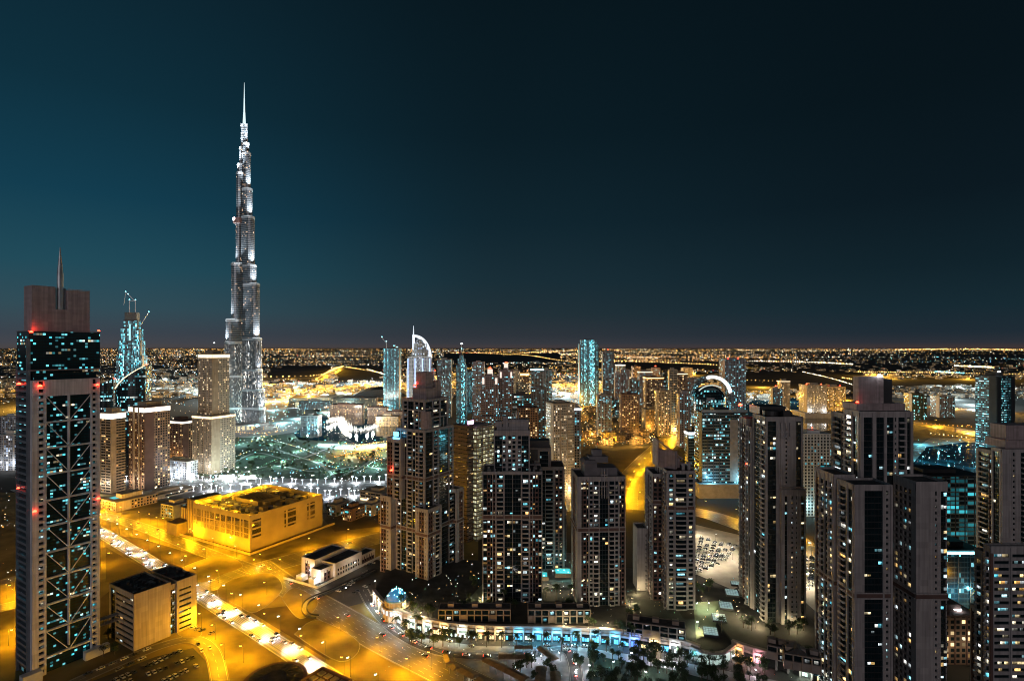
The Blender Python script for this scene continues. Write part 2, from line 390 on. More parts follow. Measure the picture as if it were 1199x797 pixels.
    if bals[nbal:]:
        b = MB()
        for (x, y, z, a, w) in bals[nbal:]:
            dd = (math.cos(a), math.sin(a)); nn = (-math.sin(a), math.cos(a)); h = w/2
            b.quadbox((x,y), dd, nn, -h, h, 0, 1.3, z, z+.22); b.quadbox((x,y), dd, nn, -h, h, 1.16, 1.3, z+.223, z+1.15)
        tag(b.build('balcony', [pale], root), kind='stuff')
    if extra: extra(root)
    return root
def part(root, name, m, fn):
    b = MB(); fn(b); return b.build(name, m, root)
def beacon(root, x, y, z, r=.7, m=None, pw=0):
    r *= 1.35; b = MB(); b.cyl(0,0,0,.5,.2,n=6); b.dome(0,0,.5,r,r,8,3,m=1)
    o = b.build('beacon_light', [m_dark, m or m_red], root, (x,y,z))
    if pw:
        ld = bpy.data.lights.new('lamp', 'POINT'); ld.energy = pw; ld.color = (1,.06,.03) if m is None else (.8,.95,1); ld.shadow_soft_size = .5
        lo = bpy.data.objects.new('glow', ld); COL.objects.link(lo); lo.parent = o; lo.location = (0,0,r+1.2)
    return o
def plant(root, x0, x1, y0, y1, z, n, seed=0, m=None):
    r = random.Random(seed)
    for i in range(n):
        b = MB(); x, y = r.uniform(x0, x1), r.uniform(y0, y1); w, d, h = r.uniform(1,3), r.uniform(1,3), r.uniform(.8,2.4)
        if r.random() < .3: b.cyl(x, y, z, z+h, w*.4, n=8)
        else: b.box(x-w/2, x+w/2, y-d/2, y+d/2, z, z+h)
        b.build('roof_unit', [m or m_conc], root)

G = R(58.7)                                            # the western street grid
def ffr(px, py): return P(px, py)

# braced glass office tower with the spire
T1 = thing('office_tower', 'dark glass office tower with white crossed bracing, pinkish crown block and tall spire', 'office tower', (-277, 315, 0), G)
LX, LY = 33.5, 18.0; ZT = 171.5
def f(b): b.box(1.2, LX-1, 1.0, LY-1, 0, 176); b.box(-.5, LX+1.5, 2.5, LY+2, 176.2, 200.5)
part(T1, 'glazing', [facade('braced_tower_glass', (.02,.03,.035), 1.5, 1.85, .06, .25, .85, .13, [(0,(.05,.5,.6)),(.3,(.35,.8,.85)),(.45,(.9,.95,.9)),(.6,(1,.8,.45)),(1,(1,.5,.12))], 1.9, wr=.15, band=.10, glass=(.014,.045,.052))], f)  # warm and teal lit cells partly imitate reflected city lights
fr = MB()
CW = ((0, 3.0, 5.6, 6.6), (LX-4.4, LX-3.9, LX-1.7, LX))
for (a_, b_, c_, d_) in CW: fr.box(a_, b_, -1.2, 2, 0, ZT); fr.box(c_, d_, -1.2, 2, 0, ZT)
nfl = 48
for (a_, b_, c_, d_) in CW:
    for k in range(nfl): fr.box(b_+.002, c_-.002, -1.15, 1.9, k*3.55, k*3.55+1.7)
fr.box(6.603, LX-4.403, -1.2, 2, ZT-9, ZT); fr.box(0,LX,-1.1,1.9,ZT+.003,ZT+.6)
fr.build('frame', [wallmat('white_cladding', (.82,.77,.78), 3, 3.55)], T1)
br = MB(); XC_ = 17.8; xs = (6.6, XC_, LX-4.4)
br.box(XC_-.35, XC_+.35, -.9, 1, 12, ZT-9)
bh = 15.3
for k in range(11):
    zt = ZT-9-k*bh; zb = zt-bh
    if zb < 2: break
    br.box(6.61, LX-4.41, -.85, .9, zb-.45, zb+.45)
    br.beam((xs[0], -.5, zt), (xs[1], -.5, zb), .42); br.beam((xs[2], -.5, zt), (xs[1], -.5, zb), .42)
br.build('bracing', [mat('bracing_white', (.82,.79,.79), .4)], T1)
def f(b):
    for k in range(47): b.box(-1.2, 0, 3, LY, k*3.7+6, k*3.7+7.4)
    b.box(-1.5, .3, 2.2, 3, 0, 196); b.box(-1.4, .3, LY, LY+.8, 0, 180)
part(T1, 'side_fins', [mat('fin_metal', (.3,.33,.37), .4, .3)], f)
def f(b):
    b.box(-.2, 1.0, 3, LY, 0, 176)
part(T1, 'side_glazing', [facade('side_glass', (.05,.06,.07), 3.5, 3.7, .05, .4, .95, .22, COOL, 1.5, wr=.3)], f)
def f(b):
    b.box(1.5, 12.6, 4, 16, 200.6, 227.5); b.box(18.6, LX-3.5, 4, 16, 200.6, 226.2); b.box(12.603, 18.597, 4.0, 16, 200.6, 214)
    for k in range(16): b.box(1.4, LX-3.4, 3.85, 3.99, 202.5+k*1.6, 202.8+k*1.6) if k < 7 else (b.box(1.4, 12.5, 3.85, 3.99, 202.5+k*1.6, 202.8+k*1.6), b.box(18.7, LX-3.4, 3.85, 3.99, 202.5+k*1.6, 202.8+k*1.6))
part(T1, 'crown_block', [wallmat('pale_pink_cladding', (.50,.40,.405), 3, 1.6)], f)
def f(b):
    b.cyl(15.6, 6, 214.1, 236, 1.6, 1.6, 12); b.cyl(15.6, 6, 236, 252, 1.6, .15, 12); b.cyl(13.3, 6, 214.1, 227, .5, n=8); b.cyl(17.9, 6, 214.1, 227, .6, n=8)
part(T1, 'spire', [mat('spire_metal', (.48,.52,.56), .35, .4)], f)
part(T1, 'ledge', [m_pink], lambda b: b.box(-.8, LX+.8, -1.4, 2.4, 177.5, 178.2)); part(T1, 'roof_edge', [m_pink], lambda b: b.box(-1, LX+2, 2, LY+2.4, 200.503, 200.9))
beacon(T1, .5, 1.8, 199.3, .7, pw=900); beacon(T1, LX+1, 3, 201, .6); beacon(T1, 3.4, -1.7, 168, .9); beacon(T1, LX-1.5, -1.7, 167, .7); beacon(T1, -1.9, 12, 169, .9)
beacon(T1, 1, -1.7, 96, .8); beacon(T1, LX-1, -1.7, 96, .8); beacon(T1, -1.7, 14, 108, .6)
def f(b): b.box(-6, 3, -7, -2, 0, 6); b.box(LX-9, LX+4, -5, -1.3, 0, 5)
part(T1, 'entrance_canopy', [m_white], f)

# office block with stepped windows and the footbridge beside it
T2 = tower('office_block', 'beige nine storey office block with dark cluttered roof above the amber road', 'office block', (-238, 344), G, [
    {'b': (0, 22, 0, 33, 0, 34.5), 'f': {'S': 'W22', 'W': 'W2 G5 W1 H22'}, 'fh': 3.7},
    {'b': (26, 39, 0, 33, 0, 33.5), 'f': {'S': 'W1 H9 W3', 'E': 'H30'}, 'fh': 3.7},
    {'b': (22.01, 25.99, 1.5, 31, 0, 32), 'f': {'S': 'G4'}, 'fh': 3.7, 'lit': .5}], lit=.05, pale=m_beige, brown=mat('beige_spandrel', (.38,.30,.22), .8),
    extra=lambda r: (plant(r, 2, 20, 3, 30, 34.7, 26, 3, m_dark), plant(r, 27, 38, 3, 30, 33.7, 12, 4, m_dark)), nwin=40)
def f(b):
    b.box(-14, -.1, 19, 23, 15, 15.5); b.box(-14, -.1, 19, 23, 18.5, 19)
    for k in range(8): b.box(-14+k*1.9, -13.8+k*1.9, 19.05, 19.2, 15.5, 18.5)
part(T2, 'footbridge', [m_conc], f)

# yellow floodlit building with pierced roof
YB = thing('floodlit_building', 'long yellow floodlit building with lit open roof plant in the middle of the junction', 'building', (-245, 511, 0), R(61))
m_yel = mat('yellow_stone', (.46,.33,.11), .8, scale=.06)
def f(b):
    A, Bd = 86, 90
    b.box(.5, A-.5, .5, Bd-.5, 0, 29)
    b.box(0, A, 0, .45, 0, 12); b.box(0, .45, .46, Bd, 0, 12)          # plinth walls
    b.box(0, A, 0, .45, 29, 34); b.box(0, .45, .46, Bd, 29, 34); b.box(A-.45, A, .46, Bd, 0, 34); b.box(.46, A-.46, Bd-.45, Bd, 0, 34)
    r = random.Random(5); y = 0
    while y < Bd-2:
        b.box(0, .45, y+.46, y+2.2, 12, 29); y += r.choice((4.4, 4.4, 8.8))
    for (x0, x1) in ((0,2.5),(12,38),(40,42),(52,66),(68,70),(76,A)): b.box(x0, x1, 0, .45, 12, 29)
    for zz in (14, 20, 26): b.box(.01, A, .05, .4, zz, zz+1.6)
    for zz in (16, 21.5): b.box(.05, .4, .46, Bd, zz, zz+1)
part(YB, 'wall', [m_yel], f)
def f(b):
    b.box(2, 30, 90.1, 104, 0, 36); b.box(6, 40, 104.1, 122, 0, 24); b.box(-8, 5.9, 104.1, 122, 0, 12)
    for k in range(4): b.box(5.4, 5.99, 104.5+k*4.4, 106.3+k*4.4, 12, 23.9, 1)
    for k in range(3): b.box(1.3, 1.99, 90.6+k*4.6, 92+k*4.6, 2, 35, 1)
part(YB, 'side_wing', [mat('ochre_wing', (.20,.145,.06), .8), m_yel], f)
def f(b):
    b.box(.46, 87.5, .5, 1.2, 12.2, 28.8); b.box(.5, 1.1, 1.3, 89, 12.2, 28.8)
part(YB, 'glazing', [m_glass], f)
def f(b):
    r = random.Random(9)
    b.box(1, 85, 1, 89, 29.02, 29.4)
part(YB, 'roof', [m_roof], f)
rY = random.Random(9)
for i in range(64):
    x, y = 6+(i%8)*9.6+rY.uniform(-1,1), 6+(i//8)*10+rY.uniform(-1,1); w, d_ = rY.uniform(3,7.5), rY.uniform(3,7)
    if 30 < x < 60 and 30 < y < 70: continue
    def f(b): b.box(x, x+w, y, y+d_, 29.41, 29.4+rY.uniform(1.5,5))
    part(YB, 'roof_unit', [m_yel if rY.random() < .6 else m_conc], f)
def f(b):
    b.box(32, 58, 32, 33, 29.41, 35); b.box(32, 58, 67, 68, 29.41, 35); b.box(32, 33, 33.01, 66.99, 29.41, 35); b.box(57, 58, 33.01, 66.99, 29.41, 35)
    for i in range(8): b.box(33.01, 56.99, 35+i*4.2, 35.6+i*4.2, 34, 34.8)
part(YB, 'roof_frame', [m_yel], f)
for i in range(26):
    r = random.Random(i); x, y = (r.uniform(3, 83), r.uniform(3, 86))
    if i < 8: x = 2.5; y = 4+i*11.5
    elif i < 15: y = 87; x = 4+(i-8)*12
    b = MB(); b.cyl(0,0,0,3.4,.08,n=5); b.dome(0,0,3.4,.45,.4,8,2,m=1); o = b.build('roof_lamp', [m_dark, m_sod], YB, (x, y, 29.4+(1.5 if i > 14 else 0)))
    ld = bpy.data.lights.get('roof_lamp_light') or bpy.data.lights.new('roof_lamp_light', 'POINT'); ld.energy = 4200; ld.color = (1,.53,.02); ld.shadow_soft_size = .4
    lo = bpy.data.objects.new('glow', ld); COL.objects.link(lo); lo.parent = o; lo.location = (0,0,4.3)
def f(b):
    b.box(-5, 96, -7.3, -7, 0, 2.2); b.box(-5.3, -5, -7, 130, 0, 2.2)
tag(part(None, 'perimeter_wall', [m_yel], f), 'low yellow perimeter wall round the floodlit building', 'wall'); o = bpy.data.objects['perimeter_wall']; o.location = (-245, 511, 0); o.rotation_euler = (0,0,R(61))

# small two storey white building
T4 = tower('utility_building', 'small white two storey building with two dark roofs beside the car park', 'building', (-153, 443), R(62), [
    {'b': (0, 13, 3, 14, 0, 9), 'f': {'S': 'W3 d6 W2'}}, {'b': (13.01, 44, 0, 16, 0, 10.5), 'f': {'S': 'W2 w8 w8 w8 W2', 'W': 'W5'}},
    {'b': (6, 40, 16.1, 32, 0, 13), 'f': {'W': 'W3 d5 W4'}}, {'b': (44.01, 62, 1, 12, 0, 6.5), 'f': {'S': 'W1 d12 W1'}}], lit=.06, pale=mat('white_render', (.55,.50,.45), .8))
def f(b):
    b.box(-9, -8.7, -3, 36, 0, 2); b.box(-9, 64, -3.3, -3.003, 0, 2)
    b.box(-6, -.2, 4, 10, 0, 4.6); b.box(-5.5, .5, 18, 25, 0, 4)
part(T4, 'yard_wall', [m_white], f)
for (x, y) in ((-3, 1.5), (2, 17)):
    b = MB(); b.cyl(0,0,0,7,.1,n=6); b.box(-.5,.5,-.3,.3,7.001,7.35,1); o = b.build('flood_lamp', [m_dark, m_wl], T4, (x,y,0))
    ld = bpy.data.lights.new('yard_light', 'POINT'); ld.energy = 9000; ld.color = (.95,.97,1); ld.shadow_soft_size = .3
    lo = bpy.data.objects.new('glow', ld); COL.objects.link(lo); lo.parent = o; lo.location = (0,0,6.7)

# tall stepped tower at the head of the crescent, seen on its corner
def xA(r):
    def f(b):
        b.box(12, 26, 12, 26, 148.2, 158); b.box(14, 24, 14, 24, 158.003, 171); b.box(13, 25, 13, 25, 160, 160.8); b.box(26, 34, 14, 26, 148.2, 163)
        b.cyl(8.5, 9, 126, 140, 4.4, n=14); b.box(3.5, 13, 3, 5, 142, 143)
    part(r, 'penthouse', [m_pink], f)
    def f(b):
        for (x, y) in ((12,6),(6,14),(30,8)): b.cyl(x, y, 124.2, 134, .35, n=6)
        b.box(8,36,5,6,134,135); b.box(5,6.2,7,26,140,141)
    part(r, 'pergola', [m_pale], f)
    def f(b): b.box(.1, 1, 30, 37, 116.5, 118); b.box(0,.6, 31, 36, 119, 122.5)
    part(r, 'lit_sign', [emis('blue_sign', (.15,.6,1), 3.5, True)], f)
    beacon(r, 14, 25, 159, 1.0, pw=9000); beacon(r, -.6, 38, 90, .9, pw=1500); beacon(r, 25, 13, 171, .5)
    plant(r, 15, 40, 10, 38, 124.3, 14, 8)
TA = tower('apartment_tower', 'tallest stepped apartment tower on its corner above the blue dome at the crescent end', 'apartment tower', (-66, 428), G, [
    {'b': (0, 17, 0, 13, 6, 63), 'f': {'W': 'W1.2 N2.4 d5.5 N2.4 W1', 'S': 'W1 d4 N2.6 B5 P1.2'}, 'lit': .09},
    {'b': (4.5, 42, 7, 38, 6, 124), 'f': {'W': 'P.7 B4 P.6 G5.5 P.6 B5 P.6 G2.5 w3 P.6 B4.5 P.7', 'S': 'P.8 G8 P.6 B5 P.8 G11 P.5 B4 P.7'}},
    {'b': (-1, 10, 38.1, 50, 6, 68), 'f': {'W': 'd5 N3 W1', 'S': 'W9'}},
    {'b': (8, 38, 10, 34, 124.2, 148), 'f': {'W': 'P.7 B4 P.7 G6 P.7 B4 P.7 G4 P.7', 'S': 'P.7 G6 P.7 B6 P.7 G6 P.7'}, 'lit': .2},
    {'b': (0.5, 6, 28, 44, 68, 116), 'f': {'W': 'd4 P1 B4 P1', 'S': 'W5'}},
    {'b': (40, 50, 2, 12, 6, 70), 'f': {'S': 'W1 N2.5 d5 W1', 'W': 'G8 W1'}}],
    lit=.10, bands=(42, 84), extra=xA, nwin=95, nbal=99, seed=11)

# floodlit yellow-green office slab behind it
OB = thing('office_slab', 'office slab with rows of yellow lit floors and a pink lit roof sign', 'office tower', (X(558,540), 540, 0), R(50))
m_slab = facade('slab_floors', (.30,.28,.20), 3.2, 4.0, .1, .34, .88, .93, [(0,(1,.85,.4)),(.5,(.95,.95,.55)),(1,(1,.95,.75))], 1.0, wr=.6)
part(OB, 'wall', [m_slab], lambda b: b.box(0, 26, 0, 22, 0, Z(502,540)))
def f(b):
    h = Z(502,540)
    for k in range(30): b.box(-.3, 26.1, -.35, 0, 2+k*4, 2.5+k*4)
    for x in (0, 8.5, 17, 25.5): b.box(x-.3, x+.3, -.6, 0.1, 0, h)
    b.box(-.4, 26.5, -.6, 22.5, h+.01, h+2.2)
part(OB, 'trim', [m_conc], f)
part(OB, 'dark_wing', [facade('dark_wing', (.09,.055,.05), 3.4, 4.0, .05, .55, .75, .1, WARM, 1, wr=.5)], lambda b: b.box(-9, -.4, 4, 26, 0, Z(498,540)))
def f(b): b.box(-8.5, -.6, 3.5, 3.9, Z(497.5,540)+1, Z(492,540))
part(OB, 'lit_sign', [emis('pink_sign', (1,.55,.85), 4)], f)

# flat-fronted tower with twin balcony stacks
YB_ = 392
def xB(r):
    w = (X(635,YB_)-X(565,YB_))
    def f(b):
        b.box(10, 33, 7, 24, 130.1, 133.5); b.box(9, 14, 6, 12, 133.503, 137.5); b.box(19, 33.5, 6, 15, 133.503, 138.6); b.box(14.5, 18.5, 6.5, 12, 133.503, 141)
        b.box(9, 34, 5.4, 5.9, 136.5, 137.4); b.cyl(26, 10, 138.61, 144, .4, n=6)
    part(r, 'penthouse', [m_pale], f)
    def f(b):
        for i in range(3): b.box(22+i*1.2, 22.4+i*1.2, 8, 14, 139, 143+i)
    part(r, 'roof_dish', [m_white], f)
    plant(r, 2, 42, 3, 20, 101.2, 12, 4)
wB = X(635,YB_)-X(565,YB_)
TB = tower('apartment_tower', 'flat fronted apartment tower with twin balcony stacks and scattered cyan lit windows', 'apartment tower', (X(565,YB_), YB_), 0, [
    {'b': (0, wB, 0, 26, 9, 101), 'f': {'S': 'P.6 G3 d3 G1.5 P.5 d2 P.8 B6 P.8 G6.5 P.4 G6.5 P.8 B6 P.8 d2 P.5 G1.5 d3 G2.5 P.6', 'W': 'W2 d6 W2'}, 'lit': .15},
    {'b': (8, 34, 4, 26, 101.2, 130), 'f': {'S': 'P.8 G5 w3 W1 w6 W1 w3 G5 P.8', 'W': 'W4 w6'}, 'lit': .4}],
    wm=m_winc, bands=(68,), extra=xB, nwin=98, nbal=98, pv=.5, seed=5)
yB2 = 450
TB2 = tower('apartment_tower', 'dark apartment tower half hidden behind the flat fronted tower near the pools', 'apartment tower', (X(610,yB2), yB2), 0, [
    {'b': (0, X(661,yB2)-X(610,yB2), 0, 26, 9, Z(548,yB2)), 'f': {'S': 'G3 P1 d5 P1 G5 B5 P1 d5 P1', 'E': 'w10'}},
    {'b': (2, 25, 4, 24, Z(548,yB2)+.2, Z(527,yB2)), 'f': {'S': 'W2 G6 W4 G6 W2'}},
    {'b': (26.4, 38, 6, 28, 9, Z(600,yB2)), 'f': {'S': 'd8 P1 G3'}}], lit=.13, pale=mat('grey_render', (.2,.18,.18), .8), nwin=60, nbal=40, seed=6,
    extra=lambda r: (part(r, 'penthouse', [m_dark], lambda b: (b.box(3, 24, 6, 18, Z(527,yB2)+1.3, Z(517,yB2)), b.box(8, 14, 3.9, 5, Z(540,yB2), Z(524,yB2)))), None))

# slim tower with stepped dark roof
YC = 385; wC = X(733,YC)-X(676,YC)
def xC(r):
    z = Z(560,YC)
    def f(b):
        b.box(6, 15, 5, 20, z+.3, z+9); b.box(15.01, 30, 6, 20, z+.3, z+6); b.box(10, 24, 9, 18, z+9.003, z+13.5); b.box(13, 20, 11, 16, z+13.503, z+18)
        b.prism([(5,4.6),(15.5,4.6),(15.5,21),(5,21)], z+9.01, z+11.5, poly2=[(7,6),(14,6),(14,19),(7,19)])
    part(r, 'stepped_roof', [mat('slate_grey', (.2,.18,.185), .7)], f)
    def f(b):
        for x in (17.2, 19.0, 20.8): b.box(x, x+.5, -.6, .2, z-14, z+7)
        b.box(16.5, 21.5, -.5, .4, z+2, z+2.7); b.box(16.5, 21.5, -.5, .4, z-6, z-5.3)
    part(r, 'entrance_frame', [m_pale], f)
TC = tower('apartment_tower', 'slim apartment tower with stepped slate roof standing between pools and crescent shops', 'apartment tower', (X(676,YC), YC), R(3), [
    {'b': (0, wC, 0, 27, 9, Z(560,YC)), 'f': {'S': 'P.6 W2.6 G.9 d3.2 G1.2 P.7 w3 B4.5 P.5 G6.5 P.5 B4.5 w3 P.7 G1 d3 P.5', 'W': 'W3 d4 W3', 'E': 'W3 d5 W3'}, 'lit': .14}],
    bands=(61,), extra=xC, nwin=95, nbal=90, seed=8)

# tower with the slanted fin roof
YD = 380; xl = X(781,YD); wD = X(814,YD)-xl
def xD(r):
    z = Z(553,YD)
    def f(b):
        b.prism([(-2,12),(7,4),(9,6),(0,14)], z+1.3, z+14); b.face([(-3,26,z+22),(-3,12,z+20),(13,6,z+8),(13,20,z+9)])
        for q in (((-3,26),(-3,12)),((-3,12),(13,6))):
            (xa,ya),(xb,yb) = q; b.beam((xa,ya,z+20),(xb,yb,z+20 if xb<0 else z+8),1.0)
        b.box(-3.4,-2.6,12,26,z+1.3,z+20); b.box(2,12,10,22,z+1.3,z+8); b.box(-3,2,14,25,z+1.3,z+13)
    part(r, 'slanted_roof', [m_pink], f)
    def f(b): b.box(11, 13, 2, 4, z+1.3, z+6); b.box(15,17,2,4,z+1.3,z+7); b.box(10,18,1.9,2.3,z+5,z+6)
    part(r, 'roof_frame', [m_pale], f)
TD = tower('apartment_tower', 'apartment tower with a slanted fin roof between the gravel car park and the shops', 'apartment tower', (xl, YD), R(0), [
    {'b': (0, wD, 0, 30, 9, Z(553,YD)), 'f': {'S': 'P.8 w4 P.5 B7.5 P.5 w4 P.8', 'W': 'P1 B4 P1 d4 P1 G5 P1 d4 P1 B4 P1', 'E': 'w10'}, 'lit': .16},
    {'b': (-6, 4, 14, 38, 9, Z(549,415)), 'f': {'S': 'd2', 'W': 'P.6 G3 P.6 B4 P.6 d4 P.6 G4 B4 P.6'}},
    {'b': (-14, -6.2, 30, 44, 9, Z(620,YD+30)), 'f': {'S': 'W6 N2'}}], bands=(78,), extra=xD, nwin=95, nbal=90, seed=9)

# pale slab tower with dark glass strips
YE = 362; xe = X(897,YE); wE = X(940,YE)-xe
def xE(r):
    z = Z(490,YE)
    def f(b):
        b.box(2, 20, 14, 30, z+1.2, z+6.5); b.cyl(7, 9, z+1.2, z+4.5, 5, n=16); b.cyl(17, 9, z+1.2, z+3.4, 4.5, n=16); b.box(12, 17, 1, 4, z+1.3, z+5)
    part(r, 'penthouse', [m_dark], f)
    z2 = Z(500,YE)
    def f(b):
        for x in (9.4, 12.4, 15.4): b.box(x, x+.6, -1.1, .1, z2-6, z2+3)
        b.box(8.6, 17, -1.5, .1, z2-3.4, z2-2.8); b.box(9, 16.6, -1.4, .05, z2-6.8, z2-6.1)
        b.box(9.2, 16.4, -.9, 0.02, Z(572,YE), z2-7); b.box(9, 24.4, -2.6, 0.02, Z(570,YE), Z(569,YE)); b.box(9, 24.4, -2.6, .02, Z(573,YE), Z(572,YE))
        for k in range(20): pass
    part(r, 'front_panel', [m_pale], f)
    def f(b):
        for k in range(13): b.box(12.4, 13.4, -1.0, -.85, Z(572,YE)+4+k*2.9, Z(572,YE)+5.3+k*2.9)
    part(r, 'slit_windows', [m_glass], f)
    beacon(r, -.5, 40, z+4, 1.1, pw=4000); beacon(r, -1.6, 26, 108, .6)
TE = tower('apartment_tower', 'pale slab tower with two dark glass strips and a flat dark roof cylinder', 'apartment tower', (xe, YE), 0, [
    {'b': (0, wE, 0, 20, 9, Z(490,YE)), 'f': {'S': 'P.9 G5.5 W2.6 W9.5 W.6 G3 P1.2', 'W': 'P.8 G8 P.5 B5 P.5'}, 'lit': .1},
    {'b': (9, wE+.8, -2.4, .0, 9, Z(574,YE)), 'f': {'S': 'W2.2 G1.5 W1.5 N3.4 N2 W2 G2 W1'}, 'lit': .14},
    {'b': (-1.2, 20, 20.1, 30, 9, Z(502,YE+20)), 'f': {'W': 'P.6 B4 P.5 G3 P.6'}, 'lit': .14},
    {'b': (0, 18, 30.1, 43, 9, Z(492,YE+30)), 'f': {'W': 'P.6 B4 P.5 d3 G3 P.6'}, 'lit': .14}], extra=xE, nwin=98, nbal=98, seed=13)

# biggest tower on the eastern side with the bright star lamp on top
YF = 283; xf = X(1000,YF)
def xF(r):
    z = Z(484,300)
    x0 = X(1008,305)-xf
    def f(b): b.box(x0, x0+14, 24, 29, z+1.3, Z(441,305)); b.box(x0-3, x0+24, 21, 34, z+1.2, z+5)
    part(r, 'penthouse', [m_pink], f)
    part(r, 'lift_housing', [m_dark], lambda b: b.box(x0+14.01, x0+19.5, 25, 31, z+5.01, Z(444,305)))
    beacon(r, x0-2, 22, z+5, .6); beacon(r, x0+11.5, 23.4, Z(441,305)-.5, 1.0, m=m_wl, pw=2500)
YFs = 300-YF; xs0 = X(1007,300)-xf; xs1 = X(1069,300)-xf
TF = tower('apartment_tower', 'broad dark apartment tower with stepped wings and a bright white lamp on its top block', 'apartment tower', (xf, YF), 0, [
    {'b': (0, X(1045,YF)-xf, 0, 15, 0, Z(570,YF)), 'f': {'S': 'P1 W4 G8.5 P.8 N3 P1', 'W': 'P1 B5 P1 G3 P.6'}, 'lit': .12},
    {'b': (-1.5, 10, 15.1, 34, 0, Z(566,YF)), 'f': {'W': 'P1 d3 P.8 B4.5 P.8 G3 P.6 B4 P1', 'S': 'W1'}, 'lit': .2},
    {'b': (xs0, xs1, YFs, YFs+15, 0, Z(484,300)), 'f': {'S': 'P2 G5 P2.2 G4.5 P1.6 G4 N2.4 B4.5 P.7 G2 P1.6', 'W': 'B6 P1 G4 P1'}, 'lit': .09},
    {'b': (xs0+4, xs1-3, YFs+15.1, YFs+34, 0, Z(492,300)), 'f': {'W': 'P1 B5 d4 P1'}},
    {'b': (X(1071,YF)-xf, X(1108,YF)-xf, -1, 16, 0, Z(566,YF)), 'f': {'S': 'W1 W6.5 N2.2 W1 G3', 'W': 'w10 W2'}, 'lit': .16}],
    bands=(61,), extra=xF, nwin=98, nbal=98, seed=14, wm=m_win, pale=wallmat('pale_render_warm', (.39,.35,.345)))

# two towers cut by the frame edge
YG = 265; xg = X(1150,YG)
TG = tower('apartment_tower', 'lower apartment tower cut by the frame edge with yellow lit wide windows', 'apartment tower', (xg, YG), 0, [
    {'b': (4.1, 40, 0, 4, -6, Z(642,YG)), 'f': {'S': 'R1.2 H8 P.5 H8 R2 G3 H12', 'W': 'B4'}, 'lit': .32},
    {'b': (7.2, 40, 4.01, 13, -6, Z(652,YG+4)), 'f': {'W': 'B4 P1 d4'}, 'lit': .18},
    {'b': (9.2, 40, 13.01, 18, -6, Z(714,YG+13)), 'f': {'S': 'N2 W2', 'W': 'd5'}, 'lit': .1}], nwin=90, nbal=50, seed=21)
YH = 335; xh = X(1173,YH)
TH = tower('apartment_tower', 'pale apartment tower with a dark roof block rising behind the lower edge tower', 'apartment tower', (xh, YH), 0, [
    {'b': (0, 40, 0, 7.5, 0, Z(528,YH)), 'f': {'S': 'P1 W3 N2.4 W1.5 B7 P1 G5 P1 B6', 'W': 'P.6 G4 P.6'}, 'lit': .1}, {'b': (4.5, 40, 7.51, 24, 0, Z(534,YH)), 'f': {'W': 'P1 B5 d3 P1'}}], nwin=60, nbal=60, seed=22, lit=.1,
    extra=lambda r: (part(r, 'penthouse', [m_pink], lambda b: (b.box(5, 38, 3, 18, Z(528,YH)+1.3, Z(516,YH)), b.box(7, 36, 5, 16, Z(516,YH)+.01, Z(499,YH)))), None))
# ---------------------------------------------------------------- ground, roads, lots, water
def sheet(name, polys, z, m, kind='structure', px=True):
    b = MB()
    for poly in polys:
        p = [P(x, y) for x, y in poly] if px else poly
        ar = sum(p[i][0]*p[(i+1)%len(p)][1]-p[(i+1)%len(p)][0]*p[i][1] for i in range(len(p)))
        if ar < 0: p = p[::-1]
        b.face([(x, y, z) for x, y in p])
    return tag(b.build(name, m), kind=kind)
def ribbon(pts, w, off=0):
    # list of world points -> polygon of a strip
    Lp, Rp = [], []
    for i, p in enumerate(pts):
        a = pts[max(0,i-1)]; c = pts[min(len(pts)-1,i+1)]; d = (c[0]-a[0], c[1]-a[1]); l = math.hypot(*d); n = (-d[1]/l, d[0]/l)
        Lp.append((p[0]+n[0]*(off+w/2), p[1]+n[1]*(off+w/2))); Rp.append((p[0]+n[0]*(off-w/2), p[1]+n[1]*(off-w/2)))
    return Lp, Rp
def smooth(pts, n=6):
    out = []
    for i in range(len(pts)-1):
        p0, p1, p2, p3 = pts[max(0,i-1)], pts[i], pts[i+1], pts[min(len(pts)-1,i+2)]
        for k in range(n):
            t = k/n
            out.append(tuple(.5*((2*p1[j])+(-p0[j]+p2[j])*t+(2*p0[j]-5*p1[j]+4*p2[j]-p3[j])*t*t+(-p0[j]+3*p1[j]-3*p2[j]+p3[j])*t**3) for j in (0,1)))
    out.append(pts[-1]); return out
def strip(b, pts, w, z, off=0, m=0):
    Lp, Rp = ribbon(pts, w, off)
    for i in range(len(pts)-1): b.face([(*Rp[i], z), (*Rp[i+1], z), (*Lp[i+1], z), (*Lp[i], z)], m)
def along(pts, step, start=0):
    acc = start; out = []
    for i in range(len(pts)-1):
        a, c = pts[i], pts[i+1]; l = math.hypot(c[0]-a[0], c[1]-a[1])
        while acc < l:
            t = acc/l; out.append((a[0]+(c[0]-a[0])*t, a[1]+(c[1]-a[1])*t, math.atan2(c[1]-a[1], c[0]-a[0]))); acc += step
        acc -= l
    return out
def offset(pts, off): return ribbon(pts, 0, off)[0]

